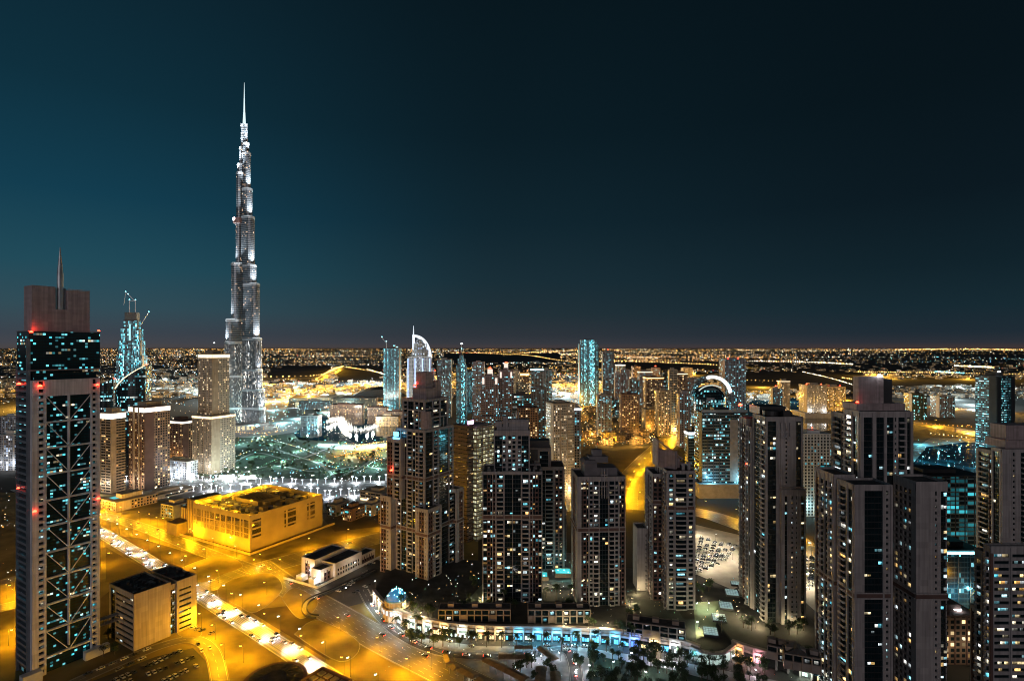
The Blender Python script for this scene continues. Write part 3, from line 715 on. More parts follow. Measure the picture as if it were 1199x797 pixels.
b = MB(); b.face([(-200000,-2000,0),(200000,-2000,0),(200000,260000,0),(-200000,260000,0)]); tag(b.build('ground', m_earth), kind='structure')
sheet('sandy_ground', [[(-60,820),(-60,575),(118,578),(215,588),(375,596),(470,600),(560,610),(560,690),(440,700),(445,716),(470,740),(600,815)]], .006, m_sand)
sheet('sandy_lot', [[(655,520),(700,512),(750,520),(770,548),(740,600),(655,590)]], .006, m_lot)
sheet('gravel_lot', [[(806,612),(866,626),(872,682),(858,690),(806,668)],[(938,625),(960,640),(960,720),(938,700)]], .006, m_dirt)
sheet('car_park', [[(100,800),(183,768),(226,758),(243,775),(250,800)],[(372,672),(440,655),(470,640),(470,690),(445,700),(400,712),(360,712)]], .010, m_asph)
sheet('canal', [[(872,470),(905,462),(960,470),(1000,474),(1000,500),(960,505),(900,500),(872,492)],[(1062,545),(1085,522),(1130,516),(1172,520),(1185,545),(1172,582),(1120,588),(1075,575)]], .006, m_water)
sheet('lake', [[(338,500),(372,486),(420,482),(470,486),(470,515),(430,520),(390,516),(350,515)]], .006, m_water)
sheet('glow_shore', [[(366,478),(420,472),(475,476),(475,487),(420,483),(372,487)],[(372,518),(430,521),(475,516),(475,522),(430,528),(372,524)]], .012, m_dirt)  # pale shore strips added to carry the white glow round the lake
sheet('canal_bank', [[(1062,530),(1090,512),(1180,514),(1180,521),(1130,517),(1085,523),(1066,546)],[(1075,576),(1120,589),(1172,583),(1185,620),(1070,620)],[(930,548),(1010,540),(1010,580),(930,590)]], .012, m_pave)
sheet('park_lawn', [[(262,512),(330,508),(395,520),(465,524),(465,560),(400,562),(330,560),(270,556)],[(180,560),(260,520),(270,556)]], .006, m_lawn)
sheet('promenade', [[(150,566),(270,558),(465,563),(465,588),(375,590),(280,580),(180,586)]], .010, m_pave)

sheet('planting_bed', [[(140,627),(165,630),(215,645),(250,656),(214,668),(160,650)],[(290,714),(345,708),(418,762),(384,772)],[(124,640),(150,655),(190,676),(150,690),(124,680)],[(372,600),(462,596),(462,614),(392,622)],[(118,700),(130,690),(128,735),(118,745)],[(262,690),(300,676),(330,694),(292,708)]], .010, mat('reddish_soil', (.085,.058,.02), .95, scale=.04, vary=.5))
sheet('tower_plaza', [[(300,470),(330,462),(380,468),(372,486),(345,506),(300,512),(268,512),(262,500)]], .012, m_pave)
ROADS = []
def road(name, pxs, w, lanes=0, z=.014, m=None, kerb=True):
    pts = smooth([P(*p) for p in pxs]); b = MB(); strip(b, pts, w, z)
    tag(b.build(name, m or (m_asph if w < 9 else m_road)), kind='structure')
    b = MB()
    if lanes:
        for k in range(1, lanes):
            o = -w/2+k*w/lanes
            for (x, y, a) in along(offset(pts, o), 9): b.quadbox((x,y), (math.cos(a), math.sin(a)), (-math.sin(a), math.cos(a)), 0, 3.6, -.08, .08, z+.004, z+.006)
        for o in (-w/2+.5, w/2-.5): strip(b, pts, .2, z+.004, o)
        tag(b.build('road_markings', m_line), kind='structure')
    if kerb and w > 6:
        b = MB()
        for sg in (-1, 1):
            a, c = offset(pts, sg*(w/2+.02)), offset(pts, sg*(w/2+.32))
            for i in range(len(pts)-1):
                pl = [a[i], a[i+1], c[i+1], c[i]]
                b.prism(pl, 0.002, .14)
        tag(b.build('kerb', m_conc), kind='structure')
    ROADS.append((name, pts, w)); return pts
r_av = road('avenue', [(20,572),(70,594),(117,622),(180,660),(240,700),(310,744),(372,784),(440,830)], 14, 0, m=m_trail_road)
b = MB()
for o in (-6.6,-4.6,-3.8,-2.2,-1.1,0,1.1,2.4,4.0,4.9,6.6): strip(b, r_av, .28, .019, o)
tag(b.build('road_markings', m_trail_line), kind='structure')  # long white lines painted in place of headlight trails
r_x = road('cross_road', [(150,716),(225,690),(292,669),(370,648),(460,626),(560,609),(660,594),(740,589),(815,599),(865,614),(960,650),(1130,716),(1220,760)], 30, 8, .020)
r_par = road('multi_lane_road', [(300,660),(330,682),(385,714),(445,748),(520,785),(600,825)], 24, 7, .026)
r_up = road('upper_road', [(60,598),(117,603),(170,618),(240,646),(300,668)], 15, 4, .032)
r_ramp = road('ramp_road', [(70,806),(140,775),(190,755),(226,748),(248,762),(258,800),(262,830)], 9, 2, .038)
r_lane = road('service_road', [(425,690),(438,712),(462,738),(505,760),(560,768),(620,766),(660,760),(672,775),(676,812)], 8, 2, .044)
r_far = road('distant_boulevard', [(735,596),(742,560),(768,530),(800,502),(830,484),(870,470)], 44, 8, .050)
r_fx = road('distant_cross_road', [(560,512),(640,513),(700,516),(760,519),(800,512)], 18, 0, .056, kerb=False)
r_r1 = road('eastern_highway', [(900,478),(980,486),(1060,494),(1120,503),(1165,512),(1240,524)], 60, 0, .06, kerb=False)
r_r2 = road('eastern_highway', [(880,462),(960,466),(1060,474),(1165,482),(1240,488)], 70, 0, .07, kerb=False)
r_l1 = road('desert_road', [(300,443.5),(340,443),(374,441.5),(392,435.5),(400,431.5)], 60, 0, .2, kerb=False)
r_l2 = road('desert_road', [(372,446),(384,440),(398,431),(405,430)], 80, 0, .25, kerb=False)
r_c = road('western_road', [(-40,720),(22,706),(60,690),(110,672)], 16, 4, .05)
for pp in ([(262,548),(300,530),(345,538),(390,524),(440,530)],[(275,556),(320,545),(370,552),(420,546),(465,552)],[(300,512),(330,528),(372,542),(392,558)],[(440,526),(430,542),(402,556)]): road('park_path', pp, 5, 0, .03, m=m_conc, kerb=False)
r_d = road('western_road', [(-40,690),(0,682),(40,670)], 12, 0, .055)

# ---------------------------------------------------------------- street lamps
def lamp_proto(name, label, group, h, m, double=False, energy=0, col=(1,.475,.006), z=-500):
    r = thing(name, label, 'street lamp', (0,-500,0), 0, group)
    b = MB(); b.cyl(0,0,0,.5,.22,.18,8); b.cyl(0,0,.5,h,.11,.07,8); b.build('pole', [m_dark], r)
    for s in ((-1,1) if double else (1,)):
        b = MB(); b.beam((0,0,h-.05), (s*1.6,0,h+.25), .1); ar = b.build('arm', [m_dark], r)
        b = MB(); b.box(s*1.9-.6, s*1.9+.6, -.32, .32, h+.16, h+.38, 0); b.box(s*1.9-.58, s*1.9+.58, -.3, .3, h-.35, h+.157, 1); b.build('lamp_head', [m_dark, m], ar)
    if energy:
        ld = bpy.data.lights.new('street_light', 'POINT'); ld.energy = energy; ld.color = col; ld.shadow_soft_size = .35
        lo = bpy.data.objects.new('glow', ld); COL.objects.link(lo); lo.parent = r; lo.location = (1.9 if not double else 0, 0, h-.6)
    return r
SOD = (1, .475, .006)
def lamps(proto, spots, label, group):
    for i, (x, y, a) in enumerate(spots):
        if i == 0 and not proto.get('used'): proto.location = (x, y, 0); proto.rotation_euler = (0,0,a); proto['label'] = label; proto['group'] = group; proto['used'] = 1
        else: copy_tree(proto, (x, y, 0), a, label, group)
near = lamp_proto('street_lamp', '', '', 10, m_sod, energy=25000, col=SOD)
jl = [(126,610),(139,619),(155,625),(174,634),(122,638),(176,612),(193,617),(210,626),(225,630),(211,649),(219,664),(187,636),(274,710),(311.5,735.5),(356,761.6),(403,789),(399,738.6),(445,764),(354.5,712),(312.5,696),(285,775),(263,772),(241,655),(256,682),(300,668),(330,668),(200,700),(130,660),(236,735),(252,748),(480,790),(505,783),(272,640)]
lamps(near, [(*P(x,y), R(150+ (i*37)%60)) for i,(x,y) in enumerate(jl)], 'tall sodium street lamp standing on the amber sandy ground round the road junction', 'sodium street lamps round the junction')
lamps(near, [p for p in along(offset(r_x, 17), 40, 150) if 260 < p[1]][:34] , 'tall sodium street lamp at the far kerb of the wide amber cross road', 'sodium lamps along the cross road')
lamps(near, [(x,y,a+math.pi) for x,y,a in along(offset(r_up, 9), 38, 60)][:9], 'tall sodium street lamp at the kerb of the upper road behind the braced tower', 'sodium lamps along the upper road')
lamps(near, [(*P(x,y), 0) for x,y in ((8,700),(20,735),(10,755),(18,690))], 'sodium street lamp over the amber road at the western edge', 'sodium lamps at the western edge')
mid_l = lamp_proto('street_lamp', '', '', 10, m_sod, True, energy=52000, col=SOD)
lamps(mid_l, along(r_far, 52, 5)[:28], 'double headed sodium lamp on the median of the distant amber boulevard', 'sodium lamps on the distant boulevard')
lamps(mid_l, along(offset(r_fx, 0), 70, 5), 'double headed sodium lamp along the distant crossing road behind the sandy lot', 'sodium lamps on the distant crossing road')
far_l = lamp_proto('street_lamp', '', '', 16, m_sod, True, energy=420000, col=(1,.49,.03))
lamps(far_l, along(r_r1, 90, 5)[:24], 'tall double sodium lamp on the nearer eastern highway beyond the canal', 'lamps on the nearer eastern highway')
lamps(far_l, along(r_r2, 110, 5)[:26], 'tall double sodium lamp on the farther eastern highway before the dark desert', 'lamps on the farther eastern highway')
lamps(far_l, along(r_l1, 190, 5)+along(r_l2, 190, 5), 'tall sodium lamp along the road across the dark desert patch', 'lamps on the desert roads')

added_led = lamp_proto('street_lamp', '', '', 12, m_wl)
lr = [p for p in along(offset(r_av, 8.6), 26, 40) if p[1] > 300]; lamps(added_led, [(x,y,a-math.pi/2) for x,y,a in lr], 'slim added white lamp whitening the straight avenue, at its far kerb', 'white lamps of the straight avenue')  # lamps added to turn the avenue into a white band
ld = bpy.data.lights.new('added_avenue_light', 'SPOT'); ld.energy = 21000; ld.color = (.95,.96,1); ld.spot_size = R(60); ld.spot_blend = .25; ld.shadow_soft_size = .4  # added spot, whitens the road surface only
for o in [x for x in bpy.data.objects if x.get('group') == 'white lamps of the straight avenue']:
    lo = bpy.data.objects.new('glow', ld); COL.objects.link(lo); lo.parent = o; lo.location = (7.8,0,11.5)
# floodlight masts of the lots and the park
def flood(name, label, group, spots, h, col, energy, m):
    pr = lamp_proto(name, label, group, h, m, False, energy, col); lamps(pr, [(x,y,rnd.random()*6) for x,y in spots], label, group)
flood('floodlight_mast', 'slim floodlight mast over the pale gravel car park', 'floodlights of the gravel car park', [P(x,y) for x,y in ((815,628),(838,640),(858,655),(828,665),(950,650),(948,690))], 12, (1,.86,.62), 26000, m_wl)
flood('park_lamp', 'white lamp on a slim post among the park lawns below the supertall tower', 'park lamps', [P(x,y) for x,y in ((280,520),(300,535),(330,545),(350,528),(375,540),(410,535),(440,548),(455,532),(300,512),(345,512),(268,545),(395,552),(320,520))], 9, (.5,1,.93), 60000, m_cyl)
flood('park_lamp', 'cold white lamp by the plaza and lake at the foot of the supertall tower', 'plaza lamps', [P(x,y) for x,y in ((320,480),(330,495),(348,490),(360,505),(322,470),(340,470),(355,478),(345,455),(330,462),(300,503),(280,502),(365,470),(385,483),(405,479),(425,478),(450,480),(380,521),(405,523),(440,521),(372,500))], 10, (.4,.92,1), 150000, m_cyl)  # the lamps nearest the lake are added to brighten its shore
flood('park_lamp', 'cyan lamp at the canal edge near the glass car park building', 'canal edge lamps', [P(x,y) for x,y in ((1092,590),(1120,596),(1140,586),(1080,540),(1098,543),(1112,540),(1125,556),(1140,548),(1085,560),(1150,528),(1100,525),(1160,525),(1075,520),(1125,520),(985,560),(1000,545),(970,545))], 9, (.16,.80,1), 60000, m_cyl)
flood('park_lamp', 'dim lamp on a post in the dark car park beside the white building', 'lamps of the dark car park', [P(x,y) for x,y in ((402,700),(418,668),(440,690))], 8, (1,.85,.7), 1400, m_wl)

# white lit T shaped posts of the promenade
tp = thing('light_column', 'white lit T shaped light column on the promenade before the park', 'light column', (0,-500,0), 0, 'white light columns of the promenade')
m_tw = emis('lit_white_column', (.88,.93,1), 2.2, False, .3)
b = MB(); b.cyl(0,0,0,8,.45,.35,8); b.build('post', [m_tw], tp)
b = MB(); b.cyl(0,0,8.002,9.6,.5,2.3,10); b.cyl(0,0,9.602,9.9,2.3,2.3,10); b.build('canopy', [m_tw], tp)
ld = bpy.data.lights.new('column_light', 'POINT'); ld.energy = 13000; ld.color = (.82,.92,1); ld.shadow_soft_size = .5
k = 0; first = True
for row, (pa, n) in enumerate((([(186,560),(270,563),(340,566),(462,562)], 34), ([(205,577),(280,573),(340,578),(400,580),(462,575)], 30), ([(150,562),(184,556),(225,557)], 8))):
    pts = smooth([P(*p) for p in pa]); tot = sum(math.dist(pts[i], pts[i+1]) for i in range(len(pts)-1))
    for (x, y, a) in along(pts, tot/n):
        x += rnd.uniform(-2,2); y += rnd.uniform(-6,6)
        if first: c = tp; c.location = (x,y,0); first = False
        else: c = copy_tree(tp, (x,y,0), 0, sc=rnd.uniform(.6,.9))
        k += 1
        if k % 3 == 0:
            lo = bpy.data.objects.new('glow', ld); COL.objects.link(lo); lo.parent = c; lo.location = (0,-4.5,5)

# ---------------------------------------------------------------- trees
def tree_proto(name, label, group, h, seed, palm=False):
    r = random.Random(seed); t = thing(name, label, 'tree', (0,-500,0), 0, group)
    tr = MB(); cr = MB()
    if palm:
        tr.cyl(0,0,0,h,.24,.17,7)
        for i in range(22):
            a = i*2.4; el = r.uniform(-.2,.9); n = 5; l = 3.4; p = (0,0,h); 
            prev = None
            for j in range(n+1):
                s = j/n; d = l*s; z = h+math.sin(el)*d-1.6*s*s*1.3; c = (math.cos(a)*d*math.cos(el*.6), math.sin(a)*d*math.cos(el*.6)); w = .42*math.sin(math.pi*(.15+.8*s)); nn = (-math.sin(a)*w, math.cos(a)*w)
                cur = ((c[0]-nn[0], c[1]-nn[1], z-.12), (c[0], c[1], z), (c[0]+nn[0], c[1]+nn[1], z-.12))
                if prev: cr.face([prev[0], prev[1], cur[1], cur[0]]); cr.face([prev[1], prev[2], cur[2], cur[1]])
                prev = cur
    else:
        tr.cyl(0,0,0,h*.45,.28,.16,7)
        lob = []
        for i in range(6):
            a = i*1.05+r.random(); q = (math.cos(a)*h*.22*r.uniform(.5,1.2), math.sin(a)*h*.22*r.uniform(.5,1.2), h*r.uniform(.55,.9)); lob.append(q); tr.beam((0,0,h*.35), q, .12)
        for i in range(420):
            c = r.choice(lob); v = Vector((r.gauss(0,1), r.gauss(0,1), r.gauss(0,.8))); v = v.normalized()*h*.19*r.random()**.4
            p = Vector(c)+v; s = h*.045*r.uniform(.6,1.5); a = Vector((r.gauss(0,1), r.gauss(0,1), r.gauss(0,1))).normalized(); e = a.orthogonal().normalized()
            cr.face([p-a*s, p-e*s*.6, p+a*s, p+e*s*.6])
    tr.build('trunk', [m_bark], t); cr.build('crown', [m_leaf], t); return t
oaks = [tree_proto('tree', '', '', 7.5, s) for s in (1,2,3)]; palms = [tree_proto('palm_tree', '', '', 8.5, s, True) for s in (4,5)]
used = set()
def plant_trees(protos, spots, label, group, z=0):
    for (x, y) in spots:
        p = rnd.choice(protos); s = rnd.uniform(.7, 1.25)
        if p.name not in used: used.add(p.name); p.location = (x,y,z); p['label'] = label; p['group'] = group; p.scale = (s,)*3
        else: copy_tree(p, (x,y,z), rnd.random()*6.28, label, group, s)

# ---------------------------------------------------------------- the shopping crescent and its deck
DZ = 9.0
cres = [(438,706),(452,722),(478,735),(520,745),(565,749),(610,750),(660,751),(710,754),(760,761),(800,768),(822,776)]
fr_ = smooth([P(*p) for p in cres], 4)
cres2 = [(858,768),(880,776),(915,785),(955,797),(990,810),(1040,828)]
fr2 = smooth([P(*p) for p in cres2], 4)
m_arc = mat('arcade_stone', (.36,.30,.28), .8, scale=.15)
m_deck = mat('deck_paving', (.045,.045,.042), .85, scale=.12, vary=.4)
shop_cols = {'cyan': (.12,.62,1), 'blue': (.12,.30,1), 'white': (.8,.95,1), 'yellow': (1,.78,.35), 'pale': (.75,1,.85), 'orange': (1,.5,.15), 'pink': (1,.4,.5)}
m_shop = {k: emis('shop_light_'+k, c, 1.9, False, .6) for k, c in shop_cols.items()}
def crescent(name, label, fr_pts, seq, extra_back):
    root = thing(name, label, 'shopping arcade', (0,0,0))
    b = MB()
    back = [(x + (x/400)*2, y+extra_back) for x, y in fr_pts]
    b2 = MB(); b2.prism([(x, y+1.2) for x,y in fr_pts]+back[::-1], 0, DZ, 0); b2.build('deck', [m_deck], root)
    L_ = along(fr_pts, 6.2); n = len(L_)
    r = random.Random(4)
    for i in range(n-1):
        (x, y, a) = L_[i]; (x2, y2, _) = L_[i+1]; l = math.dist((x,y),(x2,y2)); d = ((x2-x)/l, (y2-y)/l); nn = (-d[1], d[0])
        b.quadbox((x,y), d, nn, -.5, .5, -.9, 1.3, 0, DZ+.6)
        b.quadbox((x,y), d, nn, .51, l-.51, -.3, 1.25, 5.6, 7.2); b.quadbox((x,y), d, nn, -.5, l-.51, -1.2, 1.4, DZ+.61, DZ+1.3); b.quadbox((x,y), d, nn, .51, l-.51, .2, 1.1, 7.21, DZ+.55)
        c = seq[min(len(seq)-1, int(i/(n-1)*len(seq)))]
        if c == '-' or r.random() < .1: continue
        h = r.uniform(3.0,4.6); q = MB(); k_ = 3
        for j in range(k_):
            if r.random() < .85: q.quadbox((x,y), d, nn, .8+j*(l-1.6)/k_+.12, .8+(j+1)*(l-1.6)/k_-.12, .75, .85, .5, h*r.uniform(.6,1))
        if not q.f: continue
        sw = q.build('shop_window', [m_shop[c]], root)
        q = MB(); q.quadbox((x,y), d, nn, .6, l-.6, .55, .74, h+.05, h+.35)
        for j in range(k_+1): q.quadbox((x,y), d, nn, .8+j*(l-1.6)/k_-.08, .8+j*(l-1.6)/k_+.08, .6, .74, 0, h+.045)
        q.build('frame', [m_dark], sw)
        if r.random() < .5:
            q = MB(); q.quadbox((x,y), d, nn, .9, l-.9, -1.3, .5, h+.4, h+.52); q.build('awning', [mat('awning_cloth', r.choice(((.2,.05,.04),(.3,.28,.25),(.05,.1,.15))), .9, vary=0)], sw)
        if i % 2 == 0:
            ld = bpy.data.lights.get('shop_light_'+c) or bpy.data.lights.new('shop_light_'+c, 'POINT'); ld.energy = 4600; ld.color = shop_cols[c]; ld.shadow_soft_size = .8
            lo = bpy.data.objects.new('glow', ld); COL.objects.link(lo); lo.parent = root; lo.location = (x+d[0]*l/2-nn[0]*2.2, y+d[1]*l/2-nn[1]*2.2, 5.2)
    b.build('arcade', [m_arc], root)
    return root
CR = crescent('shopping_arcade', 'long curved shopping arcade with blue, white and yellow lit shop fronts', fr_, ['white','pale','white','white','yellow','pale','pale','yellow','pale','white','yellow','yellow','cyan','pale','cyan','cyan','cyan','cyan','cyan','cyan','blue','yellow','cyan','white','cyan'], 110)
CR2 = crescent('shopping_arcade', 'shorter arcade wing with orange and pink signs beyond the glass entrance', fr2, ['orange','pink','cyan','-','pale','yellow','pink','-','yellow'], 90)
# glass entrance between the wings
eg = thing('glass_entrance', 'curved glass entrance hall between the two arcade wings', 'entrance hall', (*P(840,778),0))
cl = [(-14,6),(-9,1),(-3,-1),(4,0),(10,5),(15,9)]
b = MB(); q = smooth(cl,4)
for i in range(len(q)-1):
    dd = math.dist(q[i],q[i+1]); d = ((q[i+1][0]-q[i][0])/dd,(q[i+1][1]-q[i][1])/dd); b.quadbox(q[i], d, (-d[1],d[0]), 0, dd, -1.2, 1.0, 7.2, 8.6)
b.build('roof_band', [m_arc], eg)
b = MB(); q = cl
for i in range(len(q)-1):
    dd = math.dist(q[i],q[i+1]); d = ((q[i+1][0]-q[i][0])/dd,(q[i+1][1]-q[i][1])/dd); b.quadbox(q[i], d, (-d[1],d[0]), .25, dd-.25, .3, .4, .2, 7.1)
b.build('glazing', [emis('entrance_glow', (.75,1,.9), .5)], eg)
b = MB()
for p_ in q: b.cyl(*p_, 0, 7.19, .3, n=8)
b.build('columns', [m_arc], eg); b = MB(); b.prism([(-14,7.2),(-3,.3),(10,6.3),(15,10.2),(15,40),(-14,40)], 7.3, 7.6); b.build('roof', [m_deck], eg)
# skylights over the passage
for i, (x, y) in enumerate(((832,737),(842,721),(850,707),(857,692),(861,681))):
    s = thing('skylight', ['lowest', 'second', 'third', 'fourth', 'smallest topmost'][i]+' glowing skylight in the row climbing from the glass entrance', 'skylight', (*P(x,y,11), 8.8), R(-14), 'skylights over the passage')
    w, dd = (9, 10) if i < 4 else (6.5, 6)
    b = MB(); b.box(-w/2, w/2, -dd/2, dd/2, 0, 1.4)
    b.build('frame', [m_dark], s); b = MB(); b.box(-w/2+.4, w/2-.4, -dd/2+.4, dd/2-.4, 1.402, 1.9); b.build('glass', [emis('skylight_glow', (.55,.85,.85), .42, True)], s)
    b = MB()
    for k in range(4): b.box(-w/2+1.8*k+1.4, -w/2+1.8*k+1.55, -dd/2+.3, dd/2-.3, 1.91, 2.05)
    for k in range(3): b.box(-w/2+.3, w/2-.3, -dd/2+2.4*k+2.2, -dd/2+2.4*k+2.35, 2.06, 2.15)
    b.build('mullion', [m_dark], s)
# blue dome pavilion
dm = thing('domed_pavilion', 'round pavilion with a glowing blue dome at the crescent end', 'pavilion', (*P(464,722), 0))
def f(b):
    b.cyl(0,0,0,4.2,8.6,n=24); b.cyl(0,0,8.3,9.2,9.6,n=24); b.cyl(0,0,9.201,13,7.6,n=24); b.cyl(0,0,13.001,13.6,8.2,n=24)
    for i in range(16):
        a = i*math.pi/8; b.cyl(9*math.cos(a), 9*math.sin(a), 0, 8.299, .5, n=8); b.box(7.8*math.cos(a)-.4, 7.8*math.cos(a)+.4, 7.8*math.sin(a)-.4, 7.8*math.sin(a)+.4, 9.21, 12.99)
part(dm, 'drum', [m_beige], f)
def f(b):
    for i in range(16):
        a = (i+.5)*math.pi/8; b.box(8.7*math.cos(a)-.8, 8.7*math.cos(a)+.8, 8.7*math.sin(a)-.8, 8.7*math.sin(a)+.8, 4.8, 7.4)
part(dm, 'window', [emis('pavilion_glow', (.9,.95,1), 1.0)], f)
dom = part(dm, 'dome', [emis('blue_dome', (.02,.30,.62), .45)], lambda b: b.dome(0,0,13.601,6.6,6.2,20,6))
def f(b):
    r = random.Random(3)
    for i in range(34):
        t, a = r.uniform(.05,1.4), r.uniform(0,6.28); x, y, z = 6.7*math.cos(t)*math.cos(a), 6.7*math.cos(t)*math.sin(a), 13.6+6.3*math.sin(t); b.box(x-.22,x+.22,y-.22,y+.22,z-.22,z+.22)
    b.cyl(0,0,19.8,22,.25,.05,6)
part(dom, 'dome_lights', [m_cyl], f)
ld = bpy.data.lights.new('dome_glow', 'POINT'); ld.energy = 2500; ld.color = (.1,.55,1); lo = bpy.data.objects.new('glow', ld); COL.objects.link(lo); lo.parent = dm; lo.location = (0,-9,20)
# villas on the deck behind the arcade
m_villa = mat('villa_render', (.30,.245,.22), .85, scale=.2)
villas = [('row villa of five bays above the white and yellow shop fronts', 513, 598, 727, 8), ('row villa of white framed balconies above the pale shop fronts', 618, 692, 729, 9), ('row villa with a yellow lit doorway above the blue shop fronts', 733, 803, 742, 8.5), ('small villa with green lit windows above the orange shop sign', 898, 935, 770, 8), ('villa with a gabled roof below the pale slab tower', 918, 962, 782, 9)]
for i, (lab, x0, x1, yb, h) in enumerate(villas):
    (xa, ya) = P(x0, yb, DZ); (xb, yb2) = P(x1, yb + (10 if i == 2 else 8 if i > 2 else 0), DZ); wv = math.dist((xa,ya),(xb,yb2)); rz = math.atan2(yb2-ya, xb-xa)
    v = thing('row_villa', lab, 'villa', (xa, ya, DZ), rz)
    b = MB(); r = random.Random(i)
    b.box(.6, wv-.6, .9, 9, 0, h-.5, 1); b.box(0, wv, 9.01, 9.6, 0, h); b.box(0,.55,.9,9,0,h); b.box(wv-.55,wv,.9,9,0,h)
    nb = max(3, int(wv/4.6))
    for k in range(nb+1): b.box(max(.02, k*wv/nb-.4), min(wv-.02, k*wv/nb+.4), -.4, .88, 0, h)
    for zz in (h*.46, h-.7):
        for k in range(nb): b.box(k*wv/nb+.41, (k+1)*wv/nb-.41, -.2, .87, zz, zz+.7)
    for k in range(nb):
        if r.random() < .4: b.box(k*wv/nb+.41, (k+1)*wv/nb-.41, .2, .86, 0, h*.44)
    b.build('wall', [m_villa, m_glass], v)
    b = MB(); b.box(.7, wv-.7, 1, 8.9, h-.49, h-.1)
    if i == 4: b.prism([(2,1),(12,1),(12,8.8),(2,8.8)], h-.09, h+3.5, poly2=[(6.9,1),(7.1,1),(7.1,8.8),(6.9,8.8)])
    rf = b.build('roof', [m_roof, m_villa], v)
    for k in range(3):
        xx = wv*(k+.5)/3; b = MB(); b.box(xx-2, xx+2, 3, 6.5, h-.099, h+2.2); b.build('stair_housing', [m_villa], rf)
    for k in range(nb):
        for lv in (0, 1):
            if r.random() < .3:
                o = inst('window', unit(m_win), v, ((k+.5)*wv/nb, .84, 1.7+lv*h*.48), 0, (wv/nb*.5, .1, 1.7))
# pools on the deck
m_poolw = mat('pool_tile', (.06,.42,.46), .05, vary=0)
for nm, (x, y), w, d in (('first', (628,672), 17, 9), ('second', (659,668), 12, 10)):
    p = thing('swimming_pool', ('wider turquoise lit pool nearer the flat fronted tower' if nm == 'first' else 'smaller turquoise lit pool beside the slim tower'), 'pool', (*P(x,y,DZ+3), DZ))
    b = MB(); b.box(-w/2-.8,w/2+.8,-d/2-.8,-d/2,0,3); b.box(-w/2-.8,w/2+.8,d/2,d/2+.8,0,3); b.box(-w/2-.8,-w/2,-d/2,d/2,0,3); b.box(w/2,w/2+.8,-d/2,d/2,0,3); b.box(-w/2,w/2,-d/2,d/2,0,1); b.build('basin', [m_beige], p)
    b = MB(); b.prism([(-w/2+.01,-d/2+.01),(w/2-.01,-d/2+.01),(w/2-.01,d/2-.01),(-w/2+.01,d/2-.01)],1.01,2.7); b.build('water', [emis('pool_water', (.05,.66,.70), .9)], p)
    for k in (-.3,.1,.35):
        b = MB(); b.cyl(0,0,0,.3,.5,n=8); b.build('pool_lamp', [m_cyl], p, (w*k, d*.2*(1 if k < .2 else -1), 2.71))
    ld = bpy.data.lights.new('pool_light', 'POINT'); ld.energy = 2600; ld.color = (.3,.95,.9); lo = bpy.data.objects.new('glow', ld); COL.objects.link(lo); lo.parent = p; lo.location = (0,-2,6)
tw = tag(sheet('pool_terrace', [[(585,690),(600,668),(640,655),(676,660),(676,700),(600,705)]], DZ+.02, m_pave, px=True), kind='structure')
tw.location.z = 0
# curved ramp wall by the dark car park
rw = thing('ramp', 'dark curved pedestrian ramp wall beside the dark car park', 'ramp', (*P(370,712),0)); ox_, oy_ = P(370,712)
pr_ = [(x-ox_, y-oy_) for x, y in smooth([P(*q) for q in ((372,723),(361,721),(356,714),(359,706),(368,700),(388,692),(412,681),(440,668))])]
b = MB(); strip(b, pr_, 3.0, .7); strip(b, pr_, 3.0, .5); b.build('deck', [m_conc], rw)
for s_ in (-1.7, 1.7):
    b = MB(); q1, q2 = offset(pr_, s_), offset(pr_, s_*1.12)
    for i in range(len(pr_)-1): b.prism([q1[i], q1[i+1], q2[i+1], q2[i]], 0, 1.7)
    b.build('parapet', [m_dark], rw)
# raised traffic islands
for isl in ([(205,668),(232,657),(262,650),(284,662),(262,672),(236,682)],[(256,698),(258,686),(286,674),(318,672),(330,690),(300,716),(278,708)],[(330,700),(345,688),(372,704),(352,724)],[(345,742),(372,726),(420,752),(398,774)],[(200,735),(222,726),(236,742),(216,746)]):
    q = [P(*p_) for p_ in isl]; q = smooth(q+[q[0]], 5)[:-1]
    b = MB(); b.prism(q, .03, .17); tag(b.build('traffic_island', [m_sand]), kind='structure')
    b = MB(); q.append(q[0]); q2 = offset(q, .35)
    for i in range(len(q)-1): b.prism([q[i], q[i+1], q2[i+1], q2[i]], .03, .22)
    tag(b.build('kerb', [m_conc]), kind='structure')
# floodlit courts by the promenade
for i, (xa, xb, ya, yb) in enumerate(((256,275,555.5,561),(279,300,555.5,561))):
    q = [P(xa,ya),P(xb,ya),P(xb,yb),P(xa,yb)]; cx_, cy_ = sum(p_[0] for p_ in q)/4, sum(p_[1] for p_ in q)/4
    ct = thing('sports_court', ('left' if i == 0 else 'right')+' of two floodlit pale courts behind the white light columns', 'court', (cx_, cy_, 0))
    b = MB(); b.prism([(p_[0]-cx_, p_[1]-cy_) for p_ in q], .02, .3); b.build('floor', [m_white], ct)
    for (u, v) in ((-9,-14),(9,-14),(-9,14),(9,14)):
        b = MB(); b.cyl(0,0,.3,11,.12,n=6); b.box(-1,1,-.3,.3,11.01,11.6,1); b.build('flood_mast', [m_dark, m_wl], ct, (u,v,0))
    ld = bpy.data.lights.new('court_light', 'POINT'); ld.energy = 60000; ld.color = (.85,1,.92); ld.shadow_soft_size = 1; lo = bpy.data.objects.new('glow', ld); COL.objects.link(lo); lo.parent = ct; lo.location = (0,0,10)
